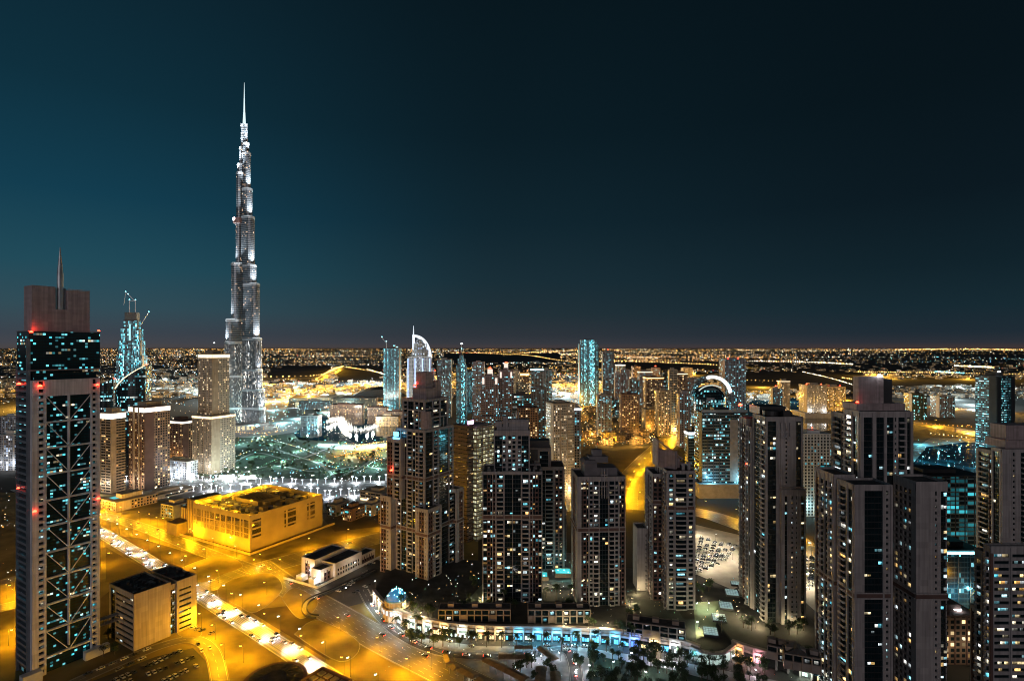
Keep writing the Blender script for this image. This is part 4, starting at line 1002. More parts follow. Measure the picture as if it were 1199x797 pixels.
flood('deck_lamp', 'small warm lamp post on the planted deck between the crescent towers', 'deck lamps', [P(x,y,DZ) for x,y in ((476,712),(487,716),(495,722),(600,700),(612,694),(645,690),(668,694),(660,655),(738,705),(745,695),(706,740),(715,735),(560,705),(570,695),(820,705),(838,722),(822,742),(862,722),(875,728),(885,735),(690,740),(930,735),(660,735))], 4, (1,.8,.42), 4600, m_crown)
for o in list(bpy.data.objects):
    if o.name.startswith('deck_lamp'): o.location.z = DZ
flood('deck_lamp', 'lamp post lighting the green lawn terrace by the skylights', 'terrace lamps', [P(x,y,DZ) for x,y in ((815,715),(830,712),(818,735),(585,690),(572,700))], 5, (.75,1,.6), 2600, m_wl)
for o in list(bpy.data.objects):
    if o.name.startswith('deck_lamp'): o.location.z = DZ
sheet('terrace_lawn', [[P(x,y,DZ) for x,y in ((812,705),(845,703),(836,740),(815,748))],[P(x,y,DZ) for x,y in ((540,710),(566,682),(575,700),(566,712))]], DZ+.02, mat('terrace_paving', (.16,.19,.13), .9), px=False)
# kiosks, canopies and park in front of the crescent
m_can = mat('canopy_roof', (.22,.16,.10), .8, scale=.3, vary=.3)
def canopy(label, a, c, w=5.5, h=4.2, lit=None):
    (x0,y0), (x1,y1) = P(*a, h), P(*c, h); l = math.dist((x0,y0),(x1,y1)); rz = math.atan2(y1-y0, x1-x0)
    t = thing('market_canopy', label, 'canopy', (x0,y0,0), rz)
    b = MB(); b.prism([(0,-w/2),(l,-w/2),(l,w/2),(0,w/2)], h, h+.25); b.prism([(0,-w/2),(l,-w/2),(l,w/2),(0,w/2)], h+.251, h+1.0, poly2=[(.4,-.3),(l-.4,-.3),(l-.4,.3),(.4,.3)]); b.build('roof', [m_can], t)
    k = 0
    while k < l:
        for s in (-1, 1):
            q = MB(); q.box(-.15,.15,-.15,.15,0,h-.001); q.build('post', [m_conc], t, (k+.3, s*(w/2-.4), 0))
        k += 5.5
    return t
canopy('first small canopy roof from the crescent end of the amber lit row', (524,766), (527,776))
canopy('second canopy roof of the amber lit row beside the wide road', (530,778), (535,783))
canopy('third longer canopy roof of the amber lit row', (539,782), (557,792), 6.5)
canopy('fourth canopy roof of the amber lit row at the frame bottom', (560,793), (580,806), 6.5)
canopy('long canopy roof behind the amber lit row', (568,771), (616,795), 6)
canopy('dark red roofed canopy facing the yellow shop fronts', (602,757), (624,757), 5)
canopy('pale canopy roof beside the red lit kiosk', (583,768), (616,768), 6)
canopy('diagonal canopy roof at the head of the winding lane', (632,757), (650,772), 5.5)
canopy('short upright canopy roof left of the winding lane', (634,780), (632,800), 6)
canopy('second short upright canopy roof near the winding lane', (650,786), (651,800), 6)
sheet('plaza', [[(440,712),(480,744),(560,756),(680,757),(800,775),(960,806),(1000,830),(600,830),(560,800),(500,768),(450,738)]], .008, m_pave)
flood('garden_lamp', 'small white garden lamp among the trees of the foreground park', 'garden lamps of the foreground park', [P(rnd.uniform(690,890), rnd.uniform(770,800)) for _ in range(16)]+[P(rnd.uniform(600,680), rnd.uniform(770,798)) for _ in range(6)], 4, (.95,.95,1), 900, m_wl)
sheet('park_ground', [[(690,766),(790,784),(900,815),(690,830)],[(480,752),(560,772),(540,768)]], .012, m_lawn)
plant_trees(oaks, [P(rnd.uniform(690,900), rnd.uniform(768,808)) for _ in range(95)], 'dark leafy tree in the park in front of the shop fronts', 'trees of the foreground park')
plant_trees(oaks, [P(rnd.uniform(470,560), 752+rnd.uniform(-2,6)) for _ in range(12)]+[P(rnd.uniform(600,690), rnd.uniform(775,800)) for _ in range(12)], 'dark leafy tree among the market canopies', 'trees among the canopies')
plant_trees(palms, [(x, y-9+rnd.uniform(-2,2)) for (x,y,a) in along(fr_, 9.5, 40)], 'palm tree on the pavement before the long curved arcade', 'palms before the arcade')
plant_trees(palms, [P(x,y,DZ) for x,y in ((612,700),(626,702),(640,699),(652,702),(668,699),(590,705),(680,705),(832,690),(845,740),(480,715),(470,712),(880,738))], 'palm tree on the deck between the apartment towers', 'palms on the deck', DZ)
plant_trees(oaks, [P(x+rnd.uniform(-6,6),y+rnd.uniform(-3,3),DZ) for k_ in (0,1) for x,y in ((488,722),(500,720),(545,718),(552,706),(538,715),(600,712),(700,745),(742,720),(825,695),(870,735),(905,745),(930,745),(940,735),(818,690),(655,725),(490,728),(560,690),(575,712),(725,740),(664,715),(950,770),(740,742),(690,735))], 'dark leafy tree on the planted deck beside the apartment towers', 'trees on the deck', DZ)
plant_trees(oaks, [P(x+rnd.uniform(-4,4),y+rnd.uniform(-4,4)) for x,y in ((126,752),(132,760),(128,745),(135,768),(122,765))], 'dark leafy tree between the braced tower and the office block', 'trees by the office block')
plant_trees(oaks, [P(rnd.uniform(262,464), rnd.uniform(514,561)) for _ in range(210)], 'small leafy tree on the lit park lawns below the supertall tower', 'trees of the central park')
plant_trees(palms, [P(rnd.uniform(372,460), rnd.uniform(588,612)) for _ in range(14)], 'palm tree behind the floodlit building near the amber road', 'palms behind the floodlit building')

# ---------------------------------------------------------------- cars
def car_proto(col, lit=False):
    t = thing('parked_car', '', 'car', (0,-500,0)); m = mat('car_paint', col, .3, .1, 0)
    b = MB()
    b.prism([(-2.2,-.85),(2.2,-.85),(2.2,.85),(-2.2,.85)], .35, .95, poly2=[(-2.15,-.8),(2.05,-.8),(2.05,.8),(-2.15,.8)])
    b.prism([(-1.0,-.68),(.45,-.68),(.45,.68),(-1.0,.68)], 1.38, 1.46)
    for x in (-1.35, 1.35):
        for y in (-.86, .68): b.quadbox((x,y), (1,0), (0,1), -.33, .33, 0, .18, .02, .66, 1)
    b.build('body', [m, m_dark], t)
    b = MB(); b.prism([(-1.7,-.76),(1.2,-.76),(1.2,.76),(-1.7,.76)], .952, 1.378, poly2=[(-1.05,-.69),(.5,-.69),(.5,.69),(-1.05,.69)]); b.build('window', [m_glass], t)
    if lit:
        t.name = 'car'
        for y in (-.55, .55):
            b = MB(); b.box(2.2, 2.3, y-.25, y+.25, .55, .85); b.build('headlight', [m_wl], t)
            b = MB(); b.box(-2.3, -2.2, y-.25, y+.25, .6, .85); b.build('tail_light', [m_red], t)
    return t
cols = [(.6,.6,.6),(.75,.75,.73),(.03,.03,.035),(.2,.2,.22),(.5,.5,.5),(.04,.05,.09)]
cars = [car_proto(c) for c in cols]; lcars = [car_proto(c, True) for c in cols[:4]]
cu = set()
def put_car(pr, x, y, a, label, group):
    if pr.name not in cu: cu.add(pr.name); pr.location = (x,y,.03); pr.rotation_euler = (0,0,a); pr['label'] = label; pr['group'] = group
    else: copy_tree(pr, (x,y,.03), a, label, group)
def row(a, c, step, skip, label, group, turn=1.57):
    (x0,y0),(x1,y1) = P(*a), P(*c); l = math.dist((x0,y0),(x1,y1)); an = math.atan2(y1-y0, x1-x0); k = 0
    while k < l:
        if rnd.random() > skip: put_car(rnd.choice(cars), x0+(x1-x0)*k/l, y0+(y1-y0)*k/l, an+turn+rnd.choice((0,math.pi)), label, group)
        k += step
for a, c, tn in (((103,789),(186,755),0),((112,797),(178,766),0),((130,799),(214,761),1.57),((146,800),(228,769),1.57),((186,800),(232,779),1.57)):
    row(a, c, 6.2 if tn == 0 else 2.9, .2, 'parked car in the amber lit car park below the office block', 'cars parked below the office block', tn)
for a, c in (((232,754),(252,748)),((236,762),(256,756)),((226,735),(250,742))): row(a, c, 4.5, .35, 'parked car on the bare sandy lot beside the ramp road', 'cars on the sandy lot')
for a, c in (((392,695),(425,675)),((410,697),(444,678)),((400,688),(432,668)),((432,700),(452,690)),((425,665),(455,650))): row(a, c, 4.2, .35, 'parked car in the dark car park beside the white building', 'cars in the dark car park')
for k in range(6): row((812+k*7,672-k*3),(822+k*8,628+k*2), 3.6, .35, 'parked car on the pale gravel lot behind the slanted roof tower', 'cars on the gravel lot')
for k in range(2): row((941+k*8,690-k*4),(943+k*8,652), 3.6, .3, 'parked car on the gravel strip between the two eastern towers', 'cars on the eastern gravel strip')
row((465,737),(560,758), 8, .35, 'parked car along the kerb of the lane before the arcade', 'cars parked before the arcade', 0)
row((640,755),(690,757), 6, .3, 'parked car along the kerb before the cyan shop fronts', 'cars before the cyan shops', 0)
for o in (-5.6, -3.2, -1.2, 1.2, 3.2, 5.6):
    for (x, y, a) in along(offset(r_av, o), 9.5, rnd.uniform(60,75)):
        if rnd.random() < .72 or y < 330: continue
        put_car(rnd.choice(lcars), x, y, a, 'car with lit headlights in the dense traffic of the straight avenue', 'traffic on the avenue')
ld = bpy.data.lights.new('headlight_beam', 'POINT'); ld.energy = 220; ld.color = (1,.97,.92); ld.shadow_soft_size = .3
n_ = 0
for o in [x for x in bpy.data.objects if x.get('group') == 'traffic on the avenue']:
    n_ += 1
    if n_ % 2: continue
    lo = bpy.data.objects.new('glow', ld); COL.objects.link(lo); lo.parent = o; lo.location = (4.2,0,1.6)
for (x, y, a) in along(r_lane, 13, 30)[:16]: put_car(rnd.choice(lcars), x, y, a if math.sin(a) > -.3 else a+math.pi, 'car with red tail lights driving along the lane before the crescent', 'traffic on the crescent lane')
for pts, n in ((r_par, 9), (r_x, 14), (r_up, 5)):
    for (x, y, a) in along(offset(pts, 4), 41, 20)[:n]: put_car(rnd.choice(lcars), x, y, a+math.pi, 'lone car with lit headlights on the wide amber roads', 'cars on the amber roads')
for p_ in cars+lcars:
    if p_.name not in cu: 
        for ch in list(p_.children): bpy.data.objects.remove(ch)
        bpy.data.objects.remove(p_)
# square roof and round roof cut by the lower frame edge
sq = thing('low_pavilion', 'square flat roofed pavilion with amber lit coffers at the lower frame edge', 'pavilion', (*P(378,779,8),0), R(58.7-0))
def f(b):
    w = 24
    b.box(0,w,-.6,0,0,8); b.box(0,w,-w,-w+.6,0,8); b.box(0,.6,-w+.61,-.61,0,8); b.box(w-.6,w,-w+.61,-.61,0,8); b.box(.6,w-.6,-w+.6,-.6,0,6.6)
part(sq, 'wall', [m_brown], f)
def f(b):
    for i in range(4):
        for j in range(4): b.box(2+i*5.4, 5.6+i*5.4, -22+j*5.4, -18.4+j*5.4, 6.61, 7.3)
part(sq, 'coffer', [m_beige], f)
sq.rotation_euler = (0,0,R(58.7-90+0)); 
for (x,y) in ((12,-12),):
    ld = bpy.data.lights.new('coffer_light','POINT'); ld.energy = 2500; ld.color = SOD; lo = bpy.data.objects.new('glow', ld); COL.objects.link(lo); lo.parent = sq; lo.location = (x,y,11)
rd = thing('round_pavilion', 'round dark building with a ringed roof at the lower frame edge', 'pavilion', (*P(322,798,5),0))
part(rd, 'wall', [m_brown], lambda b: (b.cyl(0,0,0,6,16.5,n=40), b.cyl(0,0,6.01,6.8,17,n=40)))
def f(b):
    for rr_ in (15, 11, 7): b.cyl(0,0,6.81,6.81+(18-rr_)*.12,rr_,rr_-.6,40)
    for i in range(20):
        a = i*.314; b.beam((14.5*math.cos(a),14.5*math.sin(a),7.3),(6*math.cos(a),6*math.sin(a),8.4),.3)
part(rd, 'roof', [m_roof], f)
# ---------------------------------------------------------------- the supertall stepped tower
YT = 1310.0; XT = X(286, YT); PXM = YT/F
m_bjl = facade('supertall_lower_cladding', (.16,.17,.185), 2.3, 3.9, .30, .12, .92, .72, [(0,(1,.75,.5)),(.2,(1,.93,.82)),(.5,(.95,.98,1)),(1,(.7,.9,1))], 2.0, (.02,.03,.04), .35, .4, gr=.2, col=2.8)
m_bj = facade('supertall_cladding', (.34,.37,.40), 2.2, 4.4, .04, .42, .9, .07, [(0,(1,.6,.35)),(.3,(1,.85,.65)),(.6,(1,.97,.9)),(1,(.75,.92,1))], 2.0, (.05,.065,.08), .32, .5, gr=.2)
m_bjband = mat('supertall_steel', (.60,.63,.66), .35, .4)
m_bl = emis('setback_light', (.85,.95,1), 1.3, False, .4)
BJ = thing('supertall_tower', 'tallest tower of the skyline, silver stepped needle floodlit white', 'skyscraper', (XT, YT, 0), R(4))
def lobe(ang, r, w, n=7):
    # a wing plan from the core out to a rounded nose
    c, s = math.cos(ang), math.sin(ang); pts = [(0,-w),(r,-w)]+[(r+w*math.sin(t), -w*math.cos(t)) for t in [math.pi*i/n for i in range(1,n)]]+[(r,w),(0,w)]
    return [(x*c-y*s, x*s+y*c) for x, y in pts]
def zz(py): return H-(py-HZ)*PXM
LEFT = [(502,476,24),(476,439,22),(439,400,19),(400,374,18),(374,309,13),(309,262,8.5),(262,203,8),(203,193,7),(193,173,5),(173,146,3.4)]
RIGHT = [(502,476,28),(476,455,27),(455,432,24),(432,396,23),(396,333,20),(333,311,15.5),(311,255,13),(255,222,10.2),(222,180,8),(180,168,6),(168,146,4)]
BACK = [(502,460,24),(460,420,22),(420,360,19),(360,300,15),(300,240,11),(240,190,7),(190,146,3)]
for nm, seq, ang in (('left', LEFT, R(205)), ('right', RIGHT, R(-25)), ('back', BACK, R(90))):
    for i, (y0, y1, e) in enumerate(seq):
        em = e*PXM; w = min(10.5, em*.42); r = max(.5, (em-w)/math.cos(R(25)) if nm != 'back' else em-w)
        z0, z1 = zz(y0) if i else 0, zz(y1)
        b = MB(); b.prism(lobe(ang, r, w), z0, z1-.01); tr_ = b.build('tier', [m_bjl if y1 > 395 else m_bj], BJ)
        b = MB(); b.prism(lobe(ang, r+.3, w+.35), z1-5, z1+.3); b.build('setback_band', [m_bjband], tr_)
        if e > 4:
            b = MB(); nx = seq[i+1][2]*PXM if i+1 < len(seq) else 0; nw = min(10.5, nx*.42)
            b.prism(lobe(ang, r-.4, w-.6), z1+.31, z1+1.1); b.build('setback_light', [m_bl], tr_)
            c, s = math.cos(ang), math.sin(ang); rr_ = r+w+5
            ld = bpy.data.lights.new('setback_flood', 'SPOT'); ld.energy = 420000*(1.0 if y1 > 300 else 1.5)*(.28 if y1 > 400 else 1); ld.color = (.88,.95,1); ld.spot_size = R(75); ld.spot_blend = .8; ld.shadow_soft_size = 1
            lo = bpy.data.objects.new('glow', ld); COL.objects.link(lo); lo.parent = BJ
            lo.location = (c*rr_, s*rr_-6, z1+2)
            dv = Vector((-c*rr_*.75, -s*rr_*.75+3, 55)); lo.rotation_euler = dv.to_track_quat('-Z','Y').to_euler()
b = MB()
for (y0, y1, r0) in ((502,400,11),(400,300,10),(300,215,8),(215,160,6),(160,146,4.5)): b.cyl(0,0,zz(y0) if y0 < 502 else 0, zz(y1)-.02, r0, n=12)
b.build('core', [m_bj], BJ)
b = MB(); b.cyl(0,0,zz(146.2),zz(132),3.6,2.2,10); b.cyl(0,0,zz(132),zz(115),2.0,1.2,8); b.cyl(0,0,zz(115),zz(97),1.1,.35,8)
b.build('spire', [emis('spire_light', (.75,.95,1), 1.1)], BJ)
b = MB()
for (y0, y1, r0) in ((262,256,14.2),(338,333,3)): b.prism(lobe(R(205), r0*PXM*.55, 9), zz(y0), zz(y1)); b.prism(lobe(R(-25), r0*PXM*.6, 9), zz(y0)-.01, zz(y1)-.01)
b.build('mechanical_band', [mat('dark_red_band', (.30,.17,.16), .6)], BJ)
b = MB()
for ang in (R(205), R(-25), R(90)): b.prism(lobe(ang, 62, 20), 0, 9); b.prism(lobe(ang, 54, 16), 9.01, 14)
b.cyl(0,-6,0,12,46,n=32); b.build('podium', [m_conc], BJ)
b = MB()
for k in range(13):
    a = R(200+k*11.6); b.box(46.3*math.cos(a)-2.4, 46.3*math.cos(a)+2.4, -6+46.3*math.sin(a)-1, -6+46.3*math.sin(a)+1, 1, 10)
b.build('lobby_glazing', [emis('lobby_glow', (1,.85,.5), .9)], BJ)
for (x, y, e) in ((-70,-46,1.0),(-30,-70,1),(30,-72,1),(70,-48,1),(100,-10,.8)):
    ld = bpy.data.lights.new('base_flood', 'POINT'); ld.energy = 14000*e; ld.color = (.95,.97,1); ld.shadow_soft_size = 2
    lo = bpy.data.objects.new('glow', ld); COL.objects.link(lo); lo.parent = BJ; lo.location = (x,y,22)

# ---------------------------------------------------------------- other towers of the middle and far distance
FAC = {
 'beige': facade('beige_facade', (.36,.29,.21), 3.2, 3.4, .2, .25, .85, .30, WARM, 2.4),
 'beige_dense': facade('beige_dense_facade', (.42,.38,.32), 2.8, 3.4, .26, .3, .8, .30, CREAM, 2.2),
 'brown': facade('brown_facade', (.22,.14,.10), 3.4, 3.4, .2, .25, .85, .28, WARM, 2.2),
 'pinkish': facade('pinkish_facade', (.27,.19,.175), 3.2, 3.4, .22, .25, .8, .26, MIXD, 2.4),
 'grey': facade('grey_facade', (.16,.15,.155), 3.2, 3.4, .18, .25, .85, .24, MIXD, 2.2),
 'stripe': facade('striped_facade', (.30,.26,.21), 4.0, 3.6, .02, .5, .95, .12, WARM, 1.8),
 'teal': facade('teal_glass_facade', (.06,.10,.12), 2.2, 3.8, .06, .12, .92, .75, [(0,(.05,.4,.5)),(.4,(.15,.65,.78)),(.75,(.45,.9,1)),(1,(.9,1,1))], 1.7, wr=.3, col=3.0),
 'teal_dark': facade('dark_teal_facade', (.03,.05,.06), 2.4, 3.8, .05, .12, .9, .12, COOL, 1.8, wr=.25, band=.16),
 'white': facade('white_lit_facade', (.5,.5,.52), 3.2, 3.6, .22, .2, .9, .5, [(0,(.4,.6,1)),(.4,(.8,.9,1)),(1,(1,.95,.9))], 2.0, col=2.0),
 'grid': facade('white_grid_facade', (.52,.52,.52), 3.6, 3.6, .24, .28, .86, .10, COOL, 1.4),
 'office': facade('banded_office_facade', (.09,.11,.12), 2.4, 4.0, .02, .42, .95, .14, COOL, 1.9, wr=.4, band=.20),
 'strong': facade('strong_teal_facade', (.03,.05,.06), 2.6, 3.9, .06, .5, .88, .55, [(0,(.08,.5,.6)),(.6,(.35,.85,.95)),(1,(.9,1,1))], 2.6, wr=.3, band=.3, col=2.4),
 'car_park': facade('car_park_facade', (.10,.14,.15), 7.0, 3.6, .03, .25, .95, .62, [(0,(.02,.22,.27)),(.5,(.05,.45,.52)),(.85,(.2,.75,.8)),(1,(.7,1,1))], 1.3, wr=.5),
 'amber': facade('amber_facade', (.34,.24,.13), 3.4, 3.5, .22, .25, .8, .35, [(0,(1,.45,.08)),(.6,(1,.62,.2)),(1,(1,.85,.5))], 1.8),
}
AMB = (1,.5,.08)
def mid(name, label, cat, x0, x1, ytop, Y, fac, dep=None, rz=0, tiers=None, crown=None, red=0, pod=None, kids=None, up=None, group=None):
    w = (x1-x0)*Y/F; d = dep or w*.8; zt = Z(ytop, Y); cx = X((x0+x1)/2, Y)
    if rz: w = w/(abs(math.cos(rz))+abs(math.sin(rz))*d/w)
    root = thing(name, label, cat, (cx, Y+d/2, 0), rz, group)
    b = MB(); t_ = tiers or [(1, 1)]; z = 0; rib = MB()
    for (sc, fz) in t_:
        z1 = zt*fz; ww, dd = w*sc/2, d*sc/2
        b.box(-ww, ww, -dd, dd, z, z1); n = max(2, int(ww*2/7))
        for k in range(n+1):
            x = -ww+k*2*ww/n; rib.box(x-.35, x+.35, -dd-.45, -dd-.003, z, z1+.8)
        for s in (-1, 1): rib.box(s*ww-.004 if s > 0 else -ww-.4, ww+.4 if s > 0 else -ww+.004, -dd*.98, -dd*.3, z, z1+.5)
        z = z1+.01
    b.build('wall', [FAC[fac]], root)
    pm = {'teal': m_dark, 'teal_dark': m_dark, 'strong': m_dark, 'office': m_dark, 'car_park': m_dark, 'grey': m_conc, 'grid': m_white, 'white': m_white, 'brown': m_brown, 'pinkish': m_pink, 'amber': m_beige}.get(fac, m_beige)
    rib.build('rib', [pm], root)
    sc = t_[-1][0]; ww, dd = w*sc/2, d*sc/2; r = random.Random(label)
    b = MB(); b.box(-ww-.3, ww+.3, -dd-.3, dd+.3, z, z+1.2, 0); px = ww*r.uniform(.3,.6); b.box(-px, px*.7, -dd*.5, dd*.5, z+1.21, z+r.uniform(3,7), 0)
    b.build('roof', [pm], root)
    if crown:
        b = MB(); b.box(-ww*1.01-.4, ww*1.01+.4, -dd-.9, -dd-.5, z-crown[0], z-.2); b.box(-ww-.9, -ww-.5, -dd, dd, z-crown[0], z-.2); b.box(ww+.5, ww+.9, -dd, dd, z-crown[0], z-.2)
        b.build('crown_light', [crown[1]], root)
    for k in range(red):
        beacon(root, -ww+2*ww*(k+.5)/red, -dd*.3 if red > 1 else 0, z+(1.5 if red > 1 else 6), 1.4*Y/1500)
    if pod:
        e, h, pm2 = pod
        b = MB(); b.box(-w/2-e, w/2+e, -d/2-e*1.2, d/2+e, 0, h); b.build('podium', [pm2], root)
    if up:
        col, en = up
        for s in (-.7, .7):
            ld = bpy.data.lights.new('uplight', 'POINT'); ld.energy = en; ld.color = col; ld.shadow_soft_size = 1
            lo = bpy.data.objects.new('glow', ld); COL.objects.link(lo); lo.parent = root; lo.location = (s*w*.5, -d/2-7, 12 if not pod else pod[1]+6)
    if kids: kids(root, w, d, zt)
    return root
WL = (.9,.95,1)
m_cw = emis('white_crown_light', (1,.93,.78), 2.2)
def k1(r, w, d, z): part(r, 'crown_block', [m_beige], lambda b: b.box(-w*.3, w*.3, -d*.3, d*.3, z, z+7))
mid('apartment_tower', 'beige tower with horizontal bands and a white lit crown right beside the braced tower', 'apartment tower', 116, 137, 484, 720, 'stripe', rz=R(-20), crown=(7, m_cw), kids=k1, up=((1,.8,.6), 7000))
mid('apartment_tower', 'brown residential tower with lit crown left of the white light columns', 'apartment tower', 147, 184, 477, 735, 'brown', rz=R(-25), crown=(6, m_cw), up=((1,.75,.5), 7000), kids=lambda r, w, d, z: (part(r, 'pier', [m_beige], lambda b: (b.box(-w*.2, -w*.08, -d/2-1.2, -d/2-.5, 0, z), b.box(w*.12, w*.2, -d/2-1.2, -d/2-.5, 0, z))), k1(r, w, d, z)))
mid('hotel_podium', 'low sand coloured hotel block with a turquoise roof pool beside the amber road', 'hotel', 114, 158, 588, 640, 'amber', dep=46, rz=R(-28), up=(AMB, 26000), kids=lambda r, w, d, z: part(r, 'roof_pool', [m_pw], lambda b: b.box(-w*.4, -w*.05, -d*.35, -d*.1, z+1.22, z+1.6)))
mid('arcade_block', 'long low arcade block with small white lights leading to the light columns', 'arcade', 158, 196, 583, 680, 'stripe', dep=60, rz=R(-28), up=(WL, 9000))
mid('residence_tower', 'tall two stage residence tower with warm glowing crown left of the supertall tower', 'apartment tower', 222, 262, 415, 830, 'beige_dense', rz=R(-24), tiers=[(1,.485),(.72,1)], crown=(5, m_crown), up=((1,.92,.78), 7000),
    kids=lambda r, w, d, z: (part(r, 'ledge_light', [m_crown], lambda b: (b.box(-w*.5-.6, w*.5+.6, -d*.5-.9, -d*.5-.5, z*.485-4, z*.485-1), b.box(w*.5+.5, w*.5+.9, -d*.5, d*.5, z*.485-4, z*.485-1))), part(r, 'mast', [m_conc], lambda b: (b.box(-w*.15, w*.15, -d*.15, d*.15, z, z+4), b.cyl(0,0,z+4,z+8,1,n=8))), beacon(r, 0, 0, z+17, .9, m_wl)))
mid('hotel', 'brown hotel block with warm lit arches behind the white columns', 'hotel', 190, 224, 493, 850, 'brown', dep=26, rz=R(-22), crown=(3, m_cw), up=(AMB, 26000))
mid('hotel_terrace', 'white colonnaded terrace block under the brown hotel', 'terrace building', 184, 228, 540, 800, 'white', dep=18, rz=R(-22), up=(WL, 9000))
# tapering tower with cranes and the two curved slabs before it
def kt(r, w, d, z):
    def f(b):
        for x in (-5, 6): b.beam((x,0,z), (x,0,z+44), 1.2)
        b.beam((6,0,z+42), (-12,2,z+62), 1.0); b.beam((-12,2,z+62),(-16,2,z+34), .6); b.beam((w*.25,0,z-12),(w*.25+17,0,z+20), 1.2); b.beam((-5,0,z+43),(6,0,z+43),.8)
    part(r, 'tower_crane', [m_steel], f)
    for (x, zz_) in ((-5,45),(6,45),(-8,57),(-12,62),(w*.25+17,20)): beacon(r, x, 0, z+zz_, .9, m_cyl)
    part(r, 'core', [m_conc], lambda b: b.box(-w*.2, w*.2, -d*.2, d*.2, z, z+18))
    def f(b):
        for k in range(3): b.box(-w*.5+k*w*.4, -w*.5+k*w*.4+2.5, -d*.5-.8, -d*.5-.5, 4, z*.5)
        b.box(-1.5, 1.5, -d*.32, -d*.3, z*.5, z*.97)
    part(r, 'work_light', [emis('work_light', (.45,.92,1), 1.1, False)], f)
mid('tapering_tower', 'tapering glass tower still topped by cranes behind the curved slabs', 'office tower', 126, 163, 375, 1150, 'teal', rz=R(20), tiers=[(1,.36),(.93,.55),(.84,.70),(.72,.83),(.6,.93),(.45,1)], kids=kt)
def slab(label, x0, x1, yl, yr, Y, fac):
    w = (x1-x0)*Y/F; t = thing('curved_slab', label, 'office tower', (X(x0,Y), Y, 0), R(6)); n = 8; b = MB(); c = MB()
    for k in range(n):
        u0, u1 = k/n, (k+1)/n; g = lambda u: 8*math.sin(u*math.pi)
        za, zb_ = Z(yl+(yr-yl)*u0**.8, Y), Z(yl+(yr-yl)*u1**.8, Y); p0, p1 = (u0*w, -g(u0)), (u1*w, -g(u1)); q0, q1 = (u0*w, 22-g(u0)), (u1*w, 22-g(u1))
        b0 = len(b.v); b.v += [(*p0,0),(*p1,0),(*q1,0),(*q0,0),(*p0,za),(*p1,zb_),(*q1,zb_),(*q0,za)]
        for qd in ((0,1,5,4),(2,3,7,6),(4,5,6,7))+(((3,0,4,7),) if k == 0 else ())+(((1,2,6,5),) if k == n-1 else ()): b.f.append(tuple(b0+i for i in qd)); b.m.append(0)
        c.beam((p0[0],p0[1]-.6,za+.4),(p1[0],p1[1]-.6,zb_+.4),1.3)
    b.build('wall', [FAC[fac]], t); c.build('roof_edge', [m_crown if 'right' in label else m_dark], t); beacon(t, w if yr < yl else w*.9, 4, Z(min(yl,yr), Y), 1.2); return t
slab('right of two curved dark glass slabs, its roof edge rising to a red lamp', 135, 168, 455, 428, 1000, 'teal_dark')
slab('left of two curved dark glass slabs, half behind the braced tower', 112, 131, 456, 444, 1020, 'teal_dark')
# downtown towers behind the tallest stepped apartment tower
def k2(r, w, d, z):
    part(r, 'tower_crane', [m_steel], lambda b: (b.beam((-w*.4,0,z),(-w*.4,0,z+22),1.2), b.beam((-w*.4,0,z+18),(-w*.4-16,0,z+36),1.0), b.beam((w*.2,0,z),(w*.2,0,z+12),1)))
    for x, zz_ in ((-.4,22),(-.7,36),(.1,8),(.3,4)): beacon(r, x*w, 0, z+zz_, 1.4, m_cyl)
mid('unfinished_tower', 'teal lit tower under a crane left of the arched white tower', 'office tower', 449, 467, 408, 1700, 'teal', kids=k2)
def k3(r, w, d, z):
    def f(b):
        n = 18; A_, B_ = w*.70, 62
        g = lambda t, s: (-w*.26+(A_+s)*math.sin(t), z-2+(B_+s)*math.cos(t))
        for k in range(n):
            t0, t1 = math.pi/2*k/n, math.pi/2*(k+1)/n; b0 = len(b.v)
            for yy in (-7, 7):
                for (t, s) in ((t0,0),(t1,0),(t1,-7),(t0,-7)): q = g(t, s); b.v.append((q[0], yy, q[1]))
            for qd in ((0,1,2,3),(7,6,5,4),(4,5,1,0),(5,6,2,1),(6,7,3,2),(7,4,0,3)): b.f.append(tuple(b0+i for i in qd)); b.m.append(0)
        b.box(-w*.32, -w*.26, -7, 7, z-10, z+60)
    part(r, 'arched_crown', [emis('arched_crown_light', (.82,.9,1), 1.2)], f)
    part(r, 'drum', [FAC['white']], lambda b: (b.cyl(0,0,z,z+20,w*.36,n=20), b.cyl(0,0,z+20.01,z+36,w*.29,n=20), b.dome(-w*.02,0,z+36.02,w*.2,14,16,4)))
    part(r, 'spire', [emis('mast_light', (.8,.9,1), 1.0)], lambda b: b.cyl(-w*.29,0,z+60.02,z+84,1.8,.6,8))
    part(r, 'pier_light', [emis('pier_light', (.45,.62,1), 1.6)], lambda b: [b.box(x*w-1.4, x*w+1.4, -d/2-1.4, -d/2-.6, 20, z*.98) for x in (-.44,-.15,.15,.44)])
mid('arched_tower', 'white and blue floodlit hotel tower with an arched crown and thin spire', 'hotel', 476, 505, 418, 1450, 'white', tiers=[(1,.82),(.86,1)], kids=k3)
mid('slim_tower', 'slim grey tower with a blue lit edge right of the arched tower', 'apartment tower', 512, 528, 421, 1500, 'grey', kids=lambda r, w, d, z: part(r, 'edge_light', [emis('blue_edge', (.2,.45,1), 1.6)], lambda b: b.box(-w*.5-.9, -w*.5-.5, -d*.3, d*.3, z*.55, z*.93)))
mid('slim_tower', 'slim cyan tower tapering to a bright white tip', 'office tower', 534, 546, 416, 1350, 'teal', tiers=[(1,.86),(.7,.95),(.4,1)], kids=lambda r, w, d, z: (part(r, 'mast', [m_steel], lambda b: b.cyl(0,0,z,z+28,1,.5,8)), beacon(r,0,0,z+28,1.8,m_wl), beacon(r,0,0,z+16,1.2,m_cyl)))
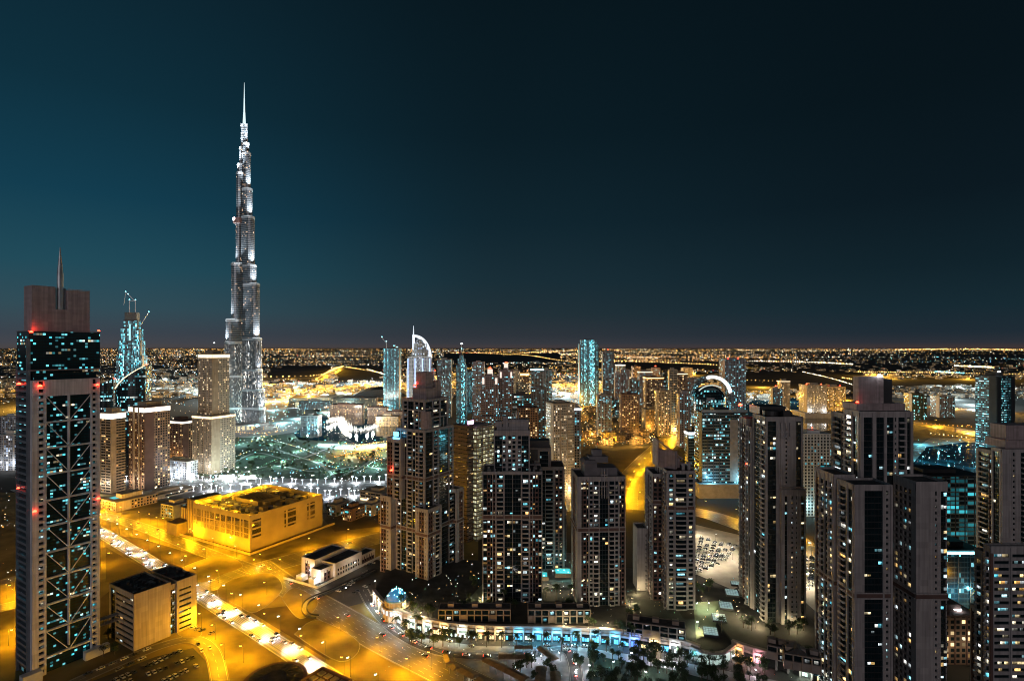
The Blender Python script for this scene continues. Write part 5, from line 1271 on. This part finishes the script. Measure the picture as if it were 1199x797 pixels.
mid('slab_tower', 'small cyan slab between the cyan tipped tower and the twin crowned towers', 'office tower', 545, 556, 435, 1600, 'teal')
mid('apartment_tower', 'plain pinkish tower behind the left twin crowned tower', 'apartment tower', 553, 567, 424, 1400, 'pinkish')
def k4(r, w, d, z):
    lg = emis('lantern_glow', (1,.82,.7), 1.1); part(r, 'lantern', [lg], lambda b: b.box(-w*.14, w*.14, -d*.14, d*.14, z, z+12))
    for sg in (-1, 1): part(r, 'corner_light', [lg], lambda b: b.box(sg*w*.36-w*.06, sg*w*.36+w*.06, -d*.5-1.0, -d*.5-.5, z-12, z-2))
    part(r, 'wing', [FAC['pinkish']], lambda b: (b.box(-w*.75, w*.75, -d*.8, -d*.52, 0, z*.55)))
    beacon(r, 0, 0, z+12.5, 1.6)
mid('twin_tower', 'left twin pinkish tower with lit lantern crown and red lamp', 'apartment tower', 563, 584, 441, 900, 'pinkish', kids=k4, up=((1,.8,.7), 14000))
mid('twin_tower', 'right and taller twin pinkish tower with lit lantern crown and red lamp', 'apartment tower', 584, 601, 434, 930, 'pinkish', kids=k4, up=((1,.8,.7), 14000))
B_ = 'apartment tower'
for (lab, x0, x1, yt, Y, fac, kw) in [
 ('narrow beige tower with yellow floors right of the twin crowned towers', 601, 609, 434, 1250, 'beige_dense', {}),
 ('brown tower with an amber lit upper band behind the twin crowned towers', 609, 619, 437, 1300, 'brown', dict(crown=(5, m_sod))),
 ('grey tower with a small cyan roof sign in the middle of the far cluster', 622, 636, 432, 1350, 'grey', dict(crown=(2.5, m_cyl))),
 ('dotted grey tower standing close to the cyan signed one', 635, 646, 433, 1500, 'grey', {}),
 ('low block with two white lit floors below the twin crowned towers', 600, 622, 463, 850, 'office', {}),
 ('pale many windowed tower with brown side left of the sandy lot', 641, 672, 473, 690, 'beige_dense', dict(rz=R(18), up=((1,.85,.6), 12000))),
 ('thin grey companion tower at the right edge of the pale many windowed one', 671, 680, 478, 700, 'grey', dict(crown=(2, m_wl))),
 ('bright cyan twin fin tower rising above the horizon at the centre', 679, 701, 398, 1800, 'teal', dict(tiers=[(1,.94),(.8,1)])),
 ('dark slate tower next to the bright cyan fin tower', 706, 719, 412, 1650, 'grey', dict(red=1)),
 ('low teal podium block under the dark slate tower', 704, 728, 468, 1500, 'teal_dark', {}),
 ('short dark tower right of the dark slate tower', 720, 727, 437, 1500, 'pinkish', {}),
 ('brown tower speckled with lights, third from the dark slate tower', 727, 737, 433, 1550, 'pinkish', {}),
 ('grey green tower with white upper windows in the central row', 737, 749, 445, 1450, 'grey', {}),
 ('brown tower with an orange roof line in the central row', 749, 764, 435, 1500, 'pinkish', dict(crown=(2.5, m_crown))),
 ('wider dark tower under the orange roof line', 757, 777, 442, 1300, 'brown', dict(crown=(2, m_sod))),
 ('dark blue tower between the orange lined tower and the tan sunlit one', 776, 784, 438, 1400, 'teal_dark', {}),
 ('tan narrow tower with a flat face lit amber', 784, 793, 433, 1200, 'stripe', dict(up=((1,.65,.25), 30000))),
 ('brown tower right of the tan amber lit tower', 793, 805, 437, 1300, 'brown', dict(crown=(2, m_crown))),
 ('speckled pinkish tower beside the dome topped office', 805, 817, 443, 1400, 'pinkish', {}),
 ('far grey slab with a lit top floor just beyond the dark slate tower', 722, 732, 427, 1950, 'grey', dict(crown=(3, m_cw))),
 ('far brown tower of the back row, left of the orange lined tower', 741, 750, 429, 1980, 'brown', {}),
 ('far pinkish tower of the back row peeping over the orange lined tower', 764, 773, 431, 1900, 'pinkish', dict(red=1)),
 ('far beige tower of the back row, right of the tan amber lit tower', 800, 811, 431, 1950, 'beige', {}),
 ('mid height brown block with warm lit base before the central row', 728, 748, 462, 1150, 'brown', dict(up=(AMB, 9000))),
 ('mid height beige block beside the amber lit low block', 770, 786, 458, 1180, 'beige', {}),
 ('mid height grey block with dense windows before the dark slate tower', 700, 716, 463, 1200, 'grey', {}),
 ('mid height pinkish block left of the dome topped office', 796, 812, 462, 1050, 'pinkish', {}),
 ('stout beige block behind the low block with white lit floors', 604, 618, 450, 1050, 'beige', {}),
 ('stout grey block beside the pale many windowed tower', 622, 640, 455, 980, 'grey', {}),
 ('stout brown block in the gap left of the pale many windowed tower', 606, 630, 478, 780, 'brown', dict(up=(WL, 9000))),
 ('pinkish shaft with a blue lit patch right of the ring shaped arch', 849, 873, 421, 1150, 'pinkish', dict(red=2)),
 ('small dark tower in the gap beyond the pinkish shaft', 905, 916, 455, 1500, 'grey', dict(red=1)),
 ('pale narrow block with a lamp on its edge beyond the canal', 914, 925, 446, 1600, 'beige', dict(crown=(2, m_crown))),
 ('left of two broad blocks topped by a row of red lamps', 945, 968, 451, 1500, 'beige_dense', dict(red=4, pod=(14, 14, m_conc), up=(WL, 9000))),  # white uplight added to cancel the orange of the highway lamps
 ('right of two broad blocks topped by a row of red lamps', 968, 990, 453, 1520, 'beige', dict(red=4, pod=(8, 13, m_conc))),
 ('small teal tower left of the eastern highway lamps', 1068, 1085, 461, 1450, 'teal_dark', {}),
 ('small dark tower between the teal tower and the strong cyan tower', 1100, 1118, 464, 1500, 'grey', {}),
 ('white gridded office block with a red lamp behind the pale slab tower', 938, 975, 509, 620, 'grid', dict(dep=20, red=1, up=((.5,.95,1), 6000))),
 ('low glass building with a cyan lit roof behind the broad dark tower', 960, 1000, 545, 620, 'car_park', {}),
 ('strong cyan banded tower at the eastern side with a white roof lamp', 1160, 1190, 441, 900, 'strong', dict(rz=R(12), kids=lambda r, w, d, z: (beacon(r, -w*.1, -d*.3, z+7, 1.6, m_wl), part(r, 'pier', [m_dark], lambda b: (b.box(-w*.5, -w*.28, -d*.5-1.2, -d*.5-.5, 0, z), b.box(w*.3, w*.5, -d*.5-1.2, -d*.5-.5, 0, z)))))),
 ('dark glass block at the foot of the strong cyan tower', 1165, 1199, 545, 700, 'teal_dark', {}),
 ('banded teal office block with a tall blank grey strip', 822, 876, 484, 700, 'office', dict(dep=30, pod=(6, 18, m_conc), up=((.25,.75,1), 16000), kids=lambda r, w, d, z: (part(r, 'blank_strip', [m_conc], lambda b: b.box(w*.10, w*.28, -d*.5-1.0, -d*.5-.5, 20, z*.93)), part(r, 'roof_screen', [m_steel], lambda b: (b.box(-w*.5, w*.5, -d*.45, -d*.43, z+1.3, z+4.5)))))),  # blue uplight added to tint the front
 ('small office block with white lit panes left of the banded teal office', 806, 823, 506, 760, 'office', dict(crown=(3, m_wl))),
 ('glass car park building glowing teal inside right of the broad dark tower', 1074, 1152, 558, 450, 'car_park', dict(dep=34)),
 ('low flat block with a cyan lit roof edge beyond the broad dark tower', 1108, 1150, 645, 400, 'teal_dark', dict(dep=24, crown=(2, m_cyl), up=((.2,.8,1), 12000))),
 ('low dark villa block in the gap beside the lower edge tower', 1104, 1146, 722, 330, 'brown', dict(dep=20, up=((1,.8,.5), 1500), kids=lambda r, w, d, z: part(r, 'lit_disc_sign', [m_wl], lambda b: (b.cyl(w*.1, -d*.2, z+2, z+2.4, 2.6, n=20), b.cyl(w*.1, -d*.2, z, z+1.99, .3, n=6))))),
 ('white lit low block at the far western edge beside the braced tower', -8, 22, 510, 850, 'white', dict(up=(WL, 6000))),
 ('second low white block at the western edge behind the nearer one', -2, 20, 488, 1100, 'white', {}),
 ('amber lit low block by the sandy lot and the distant boulevard', 756, 782, 480, 1250, 'amber', dict(dep=40, up=(AMB, 20000))),
]:
    mid('city_tower' if Z(yt, Y) > 60 else 'city_block', lab, 'tower' if Z(yt, Y) > 60 else 'building', x0, x1, yt, Y, fac, **kw)
# dome topped office and the ring shaped arch
db = thing('dome_office', 'round blue glass office with a pale dome behind the banded teal office', 'office building', (X(835,850), 870, 0))
w = 26
part(db, 'wall', [FAC['teal_dark']], lambda b: b.cyl(0,0,0,Z(470,850),w,n=28))
def f(b): b.dome(0,0,Z(470,850)+.01,w,24,28,6)
part(db, 'dome', [FAC['teal_dark']], f)
def f(b):
    for k in range(12):
        a0, a1 = R(55+k*7), R(55+(k+1)*7); b.beam((w*1.02*math.cos(a0), -14, Z(470,850)+25*math.sin(a0)), (w*1.02*math.cos(a1), -14, Z(470,850)+25*math.sin(a1)), 1.6)
part(db, 'rim', [emis('dome_rim', (.8,.9,.85), .7)], f)
ra = thing('ring_arch', 'large ring shaped arch edged in bright white light', 'arch', (X(833,1100), 1100, 0))
def f(b, r0, r1):
    pass
zc = Z(462,1100); r0 = 36
def f(b):
    n = 36
    for k in range(n):
        a0, a1 = 2*math.pi*k/n, 2*math.pi*(k+1)/n; b.beam((r0*math.cos(a0),0,zc+r0*math.sin(a0)),(r0*math.cos(a1),0,zc+r0*math.sin(a1)),9)
    b.box(-14,14,4.6,10,0,zc-r0+2)
part(ra, 'ring', [FAC['grey']], f)
def f(b):
    for k in range(10):
        a0, a1 = R(8+k*10), R(8+(k+1)*10); b.beam((r0*math.cos(a0),-6,zc+r0*math.sin(a0)),(r0*math.cos(a1),-6,zc+r0*math.sin(a1)),5)
part(ra, 'arch_light', [emis('arch_light', (1,.95,.85), 4)], f)
# mall roof, fountain
ml = thing('mall', 'low dark mall with a curved vault roof by the lake', 'shopping mall', (X(446,1900), 1900, 0), R(10))
def f(b):
    n = 10
    for k in range(n):
        a0, a1 = math.pi*k/n, math.pi*(k+1)/n; b.face([(-90*math.cos(a0)+0, -60, 24+26*math.sin(a0)),(-90*math.cos(a1), -60, 24+26*math.sin(a1)),(-90*math.cos(a1), 90, 24+26*math.sin(a1)),(-90*math.cos(a0), 90, 24+26*math.sin(a0))])
    b.face([(-90*math.cos(math.pi*k/n), -60, 24+26*math.sin(math.pi*k/n)) for k in range(n+1)])
part(ml, 'vault_roof', [m_roof], f)
part(ml, 'wall', [FAC['amber']], lambda b: (b.box(-90, 90, -59.5, 89.5, 0, 24), b.box(-300,-91,-20,90,0,22), b.box(-260,40,-110,-60.5,0,16)))
fo = thing('fountain', 'floodlit white fountain curving across the lake', 'fountain', (*P(408,500), 0))
m_jet = emis('glowing_water_jet', (1,.95,.85), 1.25, False, .5)  # emission put into the water in place of floodlight falling on it
arc = smooth([P(384,494),P(396,490),P(402,497),P(412,503),P(428,503),P(441,499)], 8); ox, oy = P(408,500)
rj = random.Random(2)
for (x, y, a) in along(arc, 1.2):
    x += rj.uniform(-6,6); y += rj.uniform(-24,24); h = rj.uniform(3,9)
    b = MB(); b.cyl(0,0,0,h,.42,.2,7); b.cyl(0,0,0.01,h*.4,.95,.4,7); b.build('jet', [m_jet], fo, (x-ox,y-oy,.05))
for (x, y, a) in along(arc, 28):
    ld = bpy.data.lights.get('fountain_light') or bpy.data.lights.new('fountain_light', 'POINT'); ld.energy = 130000; ld.color = (1,.90,.74); ld.shadow_soft_size = 3
    lo = bpy.data.objects.new('glow', ld); COL.objects.link(lo); lo.parent = fo; lo.location = (x-ox,y-oy,14)
flood('lake_lamp', 'amber street lamp on the curving lane south of the fountain lake', 'amber lamps south of the lake', [P(x,y) for x,y in ((398,529),(408,527),(418,526),(428,525),(438,523),(448,522),(458,520),(405,535),(420,533),(436,531),(452,529))], 9, (1,.45,.05), 60000, m_sod)
flood('lake_lamp', 'warm white lamp on the shopping terraces north of the fountain lake', 'warm lamps north of the lake', [P(x,y) for x,y in ((385,482),(398,478),(412,476),(426,474),(440,476),(452,478),(462,482),(390,472),(420,470),(450,470))], 9, (1,.8,.5), 70000, m_crown)
tl = ['long warm lit terrace block on the north shore of the fountain lake', 'second warm lit terrace block behind the lake, farther right', 'stepped amber terrace right of the fountain', 'low lit pavilion between supertall tower and lake', 'dim flat roofed block left of the mall', 'flat roofed gallery in front of the mall vault', 'low block with lit arcade at the right end of the lake']
for lab, x0, x1, yt, Y_, fc in zip(tl, (386,430,440,352,350,388,452), (424,452,466,372,386,440,474), (474,477,488,487,470,466,482), (1560,1540,1330,1330,1700,1720,1480), ('brown','brown','amber','grey','grey','brown','brown')):
    mid('terrace_block', lab, 'building', x0, x1, yt, Y_, fc, dep=30)
dl = ['dark low hall left of the floodlit yellow building', 'low dark house behind the amber cross road, nearest the yellow building', 'small house with a blue lit sign behind the amber cross road', 'low dark house under the palms behind the cross road', 'flat roofed house beside the tall stepped tower', 'long low lit shop row behind the palms']
for lab, x0, x1, yt, yb, fc in zip(dl, (186,384,402,424,444,420), (214,402,420,444,462,462), (592,592,597,592,600,577), (606,604,610,604,614,588), ('grey','grey','brown','grey','brown','stripe')):
    Yd = gy(yb); mid('low_hall', lab, 'building', x0, x1, yt, Yd, fc, dep=22, rz=R(-25), kids=(lambda r, w, d, z: part(r, 'lit_sign', [m_pw], lambda b: b.box(-w*.2, w*.2, -d*.5-.9, -d*.5-.6, z-3, z-1))) if 'blue' in lab else (lambda r, w, d, z: part(r, 'shop_light', [m_crown], lambda b: b.box(-w*.48, w*.48, -d*.5-.9, -d*.5-.6, 1, 3.4))) if 'shop' in lab else None)
# low lit houses of the old quarter by the sandy lot: each house its own
rh = random.Random(31); hl = ['one of the low amber lit houses packed between the sandy lot and the central towers']
cellh = MB()
for i in range(64):
    px, py = rh.uniform(684,758), rh.uniform(476,521); x, y = P(px, py); w_, d_, h_ = rh.uniform(9,20), rh.uniform(10,18), rh.uniform(7,17)
    t = thing('low_house', hl[0], 'house', (x,y,0), rh.uniform(-.3,.3), 'low houses of the amber quarter')
    b = MB(); b.box(-w_/2,w_/2,-d_/2,d_/2,0,h_); b.box(-w_/4,w_/5,-d_/4,d_/3,h_+.01,h_+2.5); b.build('wall', [FAC['amber'] if rh.random()<.7 else FAC['brown']], t)
for px, py in ((690,515),(702,500),(715,512),(728,496),(742,508),(752,490),(700,488),(722,482),(740,480),(760,500),(690,495)):
    pass
flood('quarter_lamp', 'amber street lamp among the low houses of the amber quarter', 'lamps of the amber quarter', [P(rh.uniform(682,762), rh.uniform(478,523)) for _ in range(34)], 9, (1,.55,.12), 26000, m_sod)

# ---------------------------------------------------------------- the carpet of far lights
def octa(pts, cols, mats, name, label=None):
    n = len(pts); base = np.array([(1,0,0),(-1,0,0),(0,1,0),(0,-1,0),(0,0,1),(0,0,-1)], float)
    fc = np.array([(0,2,4),(2,1,4),(1,3,4),(3,0,4),(2,0,5),(1,2,5),(3,1,5),(0,3,5)])
    p = np.array([q[:3] for q in pts]); s = np.array([q[3] for q in pts])
    v = (p[:,None,:]+base[None]*s[:,None,None]).reshape(-1,3); f_ = (fc[None]+6*np.arange(n)[:,None,None]).reshape(-1,3)
    me = bpy.data.meshes.new(name); me.from_pydata(v.tolist(), [], f_.tolist())
    for m in mats: me.materials.append(m)
    me.polygons.foreach_set('material_index', np.repeat(np.array(cols), 8).astype(np.int32)); me.update()
    o = bpy.data.objects.new(name, me); COL.objects.link(o)
    tag(o, label, 'lights' if label else None, None, 'stuff'); return o
PAL = [emis('far_gold', (1,.58,.16), 3.2, False, .7), emis('far_amber', (1,.42,.06), 3.0, False, .7), emis('far_warm_white', (1,.85,.6), 3.2, False, .7), emis('far_white', (.85,.97,1), 3.2, False, .7), emis('far_cyan', (.2,.85,1), 2.6, False, .7), emis('far_green', (.35,1,.55), 1.8, False, .7), emis('far_red', (1,.1,.05), 3.5, False, .5), emis('far_blue', (.15,.5,1), 3, False, .6)]
rg = random.Random(99)
DARK = [(318,386,431,445),(396,446,431,447),(520,655,414,424),(690,845,424,433),(870,1010,436,458),(1010,1199,444,452)]
def dark(px, py): return any(a < px < b_ and c < py < d for a, b_, c, d in DARK)
def streets(rects):
    pts, cols = [], []
    for (x0,x1,y0,y1,n,pal,sz,step) in rects:
        for _ in range(n):
            py = y0+(y1-y0)*rg.random(); px = rg.uniform(x0,x1); cx, cy = P(px,py)
            ang = R(58.7)+rg.choice((0,math.pi/2))+rg.gauss(0,.12) if rg.random() < .2 else rg.gauss(0,.06) if rg.random() < .65 else rg.choice((0,0,0,math.pi/2,.4,-.4))+rg.gauss(0,.1)
            st = step*cy/3000*rg.choice((.35,.45,.6,.9,1.3)); k = rg.randint(5,34); c = rg.choices(range(8), pal)[0]; brt = rg.uniform(.55,1.25)
            for j in range(k):
                x = cx+(j-k/2)*st*math.cos(ang)+rg.gauss(0,st*.12); y = cy+(j-k/2)*st*math.sin(ang)+rg.gauss(0,st*.12)
                if y < 650: continue
                qx, qy = 599.5+x*F/y, HZ+H*F/y; den, hue = district(qx, y)
                if rg.random() > .15+1.15*den: continue
                if dark(qx, qy) or not (y0-2 < qy < y1+2): continue
                s = y/546*sz*brt*rg.uniform(.5,1.3)*(.6+.6*den); pts.append((x,y,s+rg.uniform(4,10),s)); cols.append(c if rg.random() < .85 else rg.choices(range(8), pal)[0])
    return pts, cols
gold = [6,3,3,1,.2,0,.1,0]; whitish = [3,1,4,5,1.5,.2,.1,.1]; teal = [.5,.3,1,4,4,1,.1,.3]; amber = [4,5,1.5,.5,.1,0,.1,0]; green = [.3,.2,1,2.5,2,2.5,0,0]
cell_ = {}
def district(px, y):
    k = (int((px+math.log(y)*57)//34), int(math.log(y)*11))
    if k not in cell_: cell_[k] = (rg.random()**1.3, rg.random())
    return cell_[k]
p_, c_ = streets([(-40,1240,408.2,409.4,150,amber,.17,100),(-40,1240,409.4,411,190,gold,.24,100),(-40,860,411,416,190,gold,.25,100),(-40,460,414,428,300,[6,2,3,3,.4,0,.1,0],.26,90),(450,860,412,420,110,gold,.26,90),(640,900,416,424,110,amber,.27,90),(860,1240,410,415,34,gold,.28,90),(860,1010,415,428,26,gold,.32,90),(1000,1240,416,436,40,[3,2,3,3,1.5,.2,.1,.3],.32,110)])
octa(p_, c_, PAL, 'far_city_lights', 'dense golden lights of the far city along the horizon')
p_, c_ = streets([(0,450,428,448,64,whitish,.28,90),(150,270,432,470,50,[.5,.3,2,4,2.5,0,0,.2],.30,90),(0,130,430,475,46,[2,2,3,3,1,0,.1,.1],.30,90),(310,460,445,470,70,amber,.30,80),(460,900,424,450,120,[4,2,3,1.5,.6,.1,.3,.1],.29,90),(640,830,436,475,130,[4,3,3,1.5,.5,.1,.3,.1],.30,80),(1040,1199,436,444,30,[4,1,2,2,1,0,0,0],.42,100),(890,1199,452,470,16,[1,1,1,2,1.5,0,.2,.2],.4,100),(20,230,470,505,40,[3,3,2,2,.5,0,.2,0],.45,70),(375,470,440,475,30,amber,.45,70)])
octa(p_, c_, PAL, 'district_lights', 'scattered white and amber lights of the districts behind the towers')
p_, c_ = [], []
def sprinkle(x0,x1,y0,y1,n,pal,sz,zr=(2,8)):
    for _ in range(n):
        x, y = P(rg.uniform(x0,x1), rg.uniform(y0,y1)); s = y/546*sz*rg.uniform(.35,1.3); p_.append((x,y,s+rg.uniform(*zr),s)); c_.append(rg.choices(range(8), pal)[0])
sprinkle(262,465,522,560,150,green,.40); sprinkle(305,380,448,505,260,teal,.5); sprinkle(380,470,466,481,170,[5,3,5,2,0,0,.2,0],.42); sprinkle(395,465,518,542,90,amber,.42); sprinkle(255,330,500,520,90,[4,3,4,2,.3,0,.2,0],.45); sprinkle(180,465,556,590,220,[0,0,1,6,1.5,0,0,.3],.5)
sprinkle(110,230,500,560,150,[1,1,3,4,.5,.1,.1,0],.45); sprinkle(375,465,585,612,60,[3,5,3,1,0,0,.3,0],.4); sprinkle(600,700,470,530,240,[4,4,3,2,.6,.2,.2,0],.42); sprinkle(680,770,470,524,330,[5,6,3,.4,.1,0,.1,0],.42); sprinkle(700,815,440,490,160,[4,4,3,1,.3,0,.3,0],.4)
sprinkle(1065,1199,520,560,110,[.2,.2,.6,4,5,.3,.1,.3],.42); sprinkle(880,1000,470,545,60,[1,1,2,3,3,.3,.2,0],.4); sprinkle(1060,1150,580,600,40,teal,.4); sprinkle(540,680,640,700,60,[2,2,4,4,2,.6,0,.1],.4,(9,14)); sprinkle(690,880,690,745,90,[2,1,4,3,2,.8,0,.3],.38,(9,12)); sprinkle(480,690,690,722,90,[3,1,4,3,2,.8,0,.3],.36,(9,12)); sprinkle(450,990,752,800,120,[1,1,4,4,1,.3,.6,.3],.30,(1,4)); sprinkle(0,24,520,700,50,[2,2,3,4,1,0,.3,0],.42); sprinkle(830,872,455,480,60,[3,2,4,2,1,0,.2,0],.42)
octa(p_, c_, PAL, 'scattered_lights', 'small lights sprinkled through the park, plaza and streets')
p_, c_ = [], []
def line(pxs, n, c, sz, jit=0):
    pts = smooth([P(*q) for q in pxs]); tot = sum(math.dist(pts[i], pts[i+1]) for i in range(len(pts)-1))
    for (x, y, a) in along(pts, tot/n): s = y/546*sz*rg.uniform(.7,1.2); p_.append((x,y,s+8,s)); c_.append(c if rg.random() < .8 else 0)
line([(686,424),(760,425),(850,429)], 46, 0, .7); line([(560,414),(610,416),(650,422),(690,428)], 60, 0, .55); line([(590,417),(640,412),(700,410)], 50, 0, .55); line([(870,424),(940,425),(1000,428)], 60, 2, .75); line([(940,437),(970,444),(1005,455)], 40, 2, .6); line([(985,444),(1010,448)], 12, 0, .6); line([(1000,437),(1100,438),(1199,440)], 70, 0, .6); line([(1095,437),(1130,439)], 22, 4, .9); line([(1118,430),(1165,432)], 34, 2, 1.0)
line([(870,447),(930,448)], 0 or 12, 0, .4); line([(1050,410),(1120,409),(1199,410)], 90, 0, .6); line([(310,443),(372,441),(394,433),(402,430)], 60, 0, .6); line([(370,446),(398,431),(440,437)], 60, 0, .6); line([(430,434),(450,440)], 16, 2, .7)
line([(900,468),(960,470),(1060,478),(1165,484)], 60, 0, .45); line([(700,470),(650,476),(760,482)], 30, 1, .5); line([(640,452),(700,454)], 30, 1, .6); line([(655,458),(690,459)], 20, 0, .6); line([(350,470),(420,468),(455,466)], 36, 2, .5)
line([(266,545),(300,532),(340,536),(380,526),(420,530)], 40, 3, .4); line([(300,556),(330,542),(375,545),(420,552),(462,548)], 44, 5, .4); line([(270,528),(310,520),(352,530),(390,548)], 34, 3, .45); line([(392,541),(420,535),(466,527)], 30, 1, .6); line([(398,530),(430,525),(466,520)], 34, 0, .6); line([(340,560),(380,552),(400,556)], 18, 4, .45); line([(258,508),(300,512),(335,508)], 26, 0, .5); line([(380,480),(420,476),(468,478)], 40, 2, .6); line([(350,474),(380,471),(430,466)], 40, 2, .5); line([(420,560),(440,545),(465,540)], 16, 3, .45)
line([(1080,500),(1165,506)], 16, 1, .6); line([(1090,512),(1165,521)], 14, 2, .5)
octa(p_, c_, PAL, 'highway_lights', 'strings of lamps marking the far highways')
# dark low buildings of the far districts
bl = MB(); rb = random.Random(12)
for _ in range(2600):
    px, py = rb.uniform(-40,1240), 414+rb.random()**.7*52; x, y = P(px, py)
    if dark(px, py) or y < 1400: continue
    w_, d_, h_ = rb.uniform(10,40), rb.uniform(10,40), rb.uniform(5,16)
    bl.box(x-w_/2, x+w_/2, y-d_/2, y+d_/2, 0, h_)
tag(bl.build('far_low_buildings', [facade('far_low_facade', (.3,.26,.22), 4, 4, .2, .25, .8, .3, WARM, 1.6)]), 'low dark buildings of the far districts', 'buildings', None, 'stuff')
rd_ = random.Random(77)
for lab, grp, col, m_, en, rects in (
 ('tall added amber flood mast in the far districts beyond the towers', 'added amber flood masts of the far districts', (1,.52,.06), m_sod, 1500000, ((460,900,428,462,26),(600,830,452,478,16),(300,460,450,472,14),(1010,1190,440,445,5),(20,120,440,480,8))),
 ('tall added white flood mast in the far districts beyond the towers', 'added white flood masts of the far districts', (.7,.95,1), m_wl, 1100000, ((170,300,432,470,14),(300,460,446,478,12),(560,720,440,470,10),(1060,1199,452,475,6),(880,1000,462,475,4)))):
    flood('flood_mast', lab, grp, [P(rd_.uniform(a, b_), rd_.uniform(c, d)) for a, b_, c, d, n in rects for _ in range(n)], 24, col, en, m_)  # masts added only to light the dark ground of the far districts
# remove prototypes that were never placed
for o in list(bpy.data.objects):
    if o.parent is None and o.location.y == -500:
        for ch in list(o.children): bpy.data.objects.remove(ch)
        bpy.data.objects.remove(o)
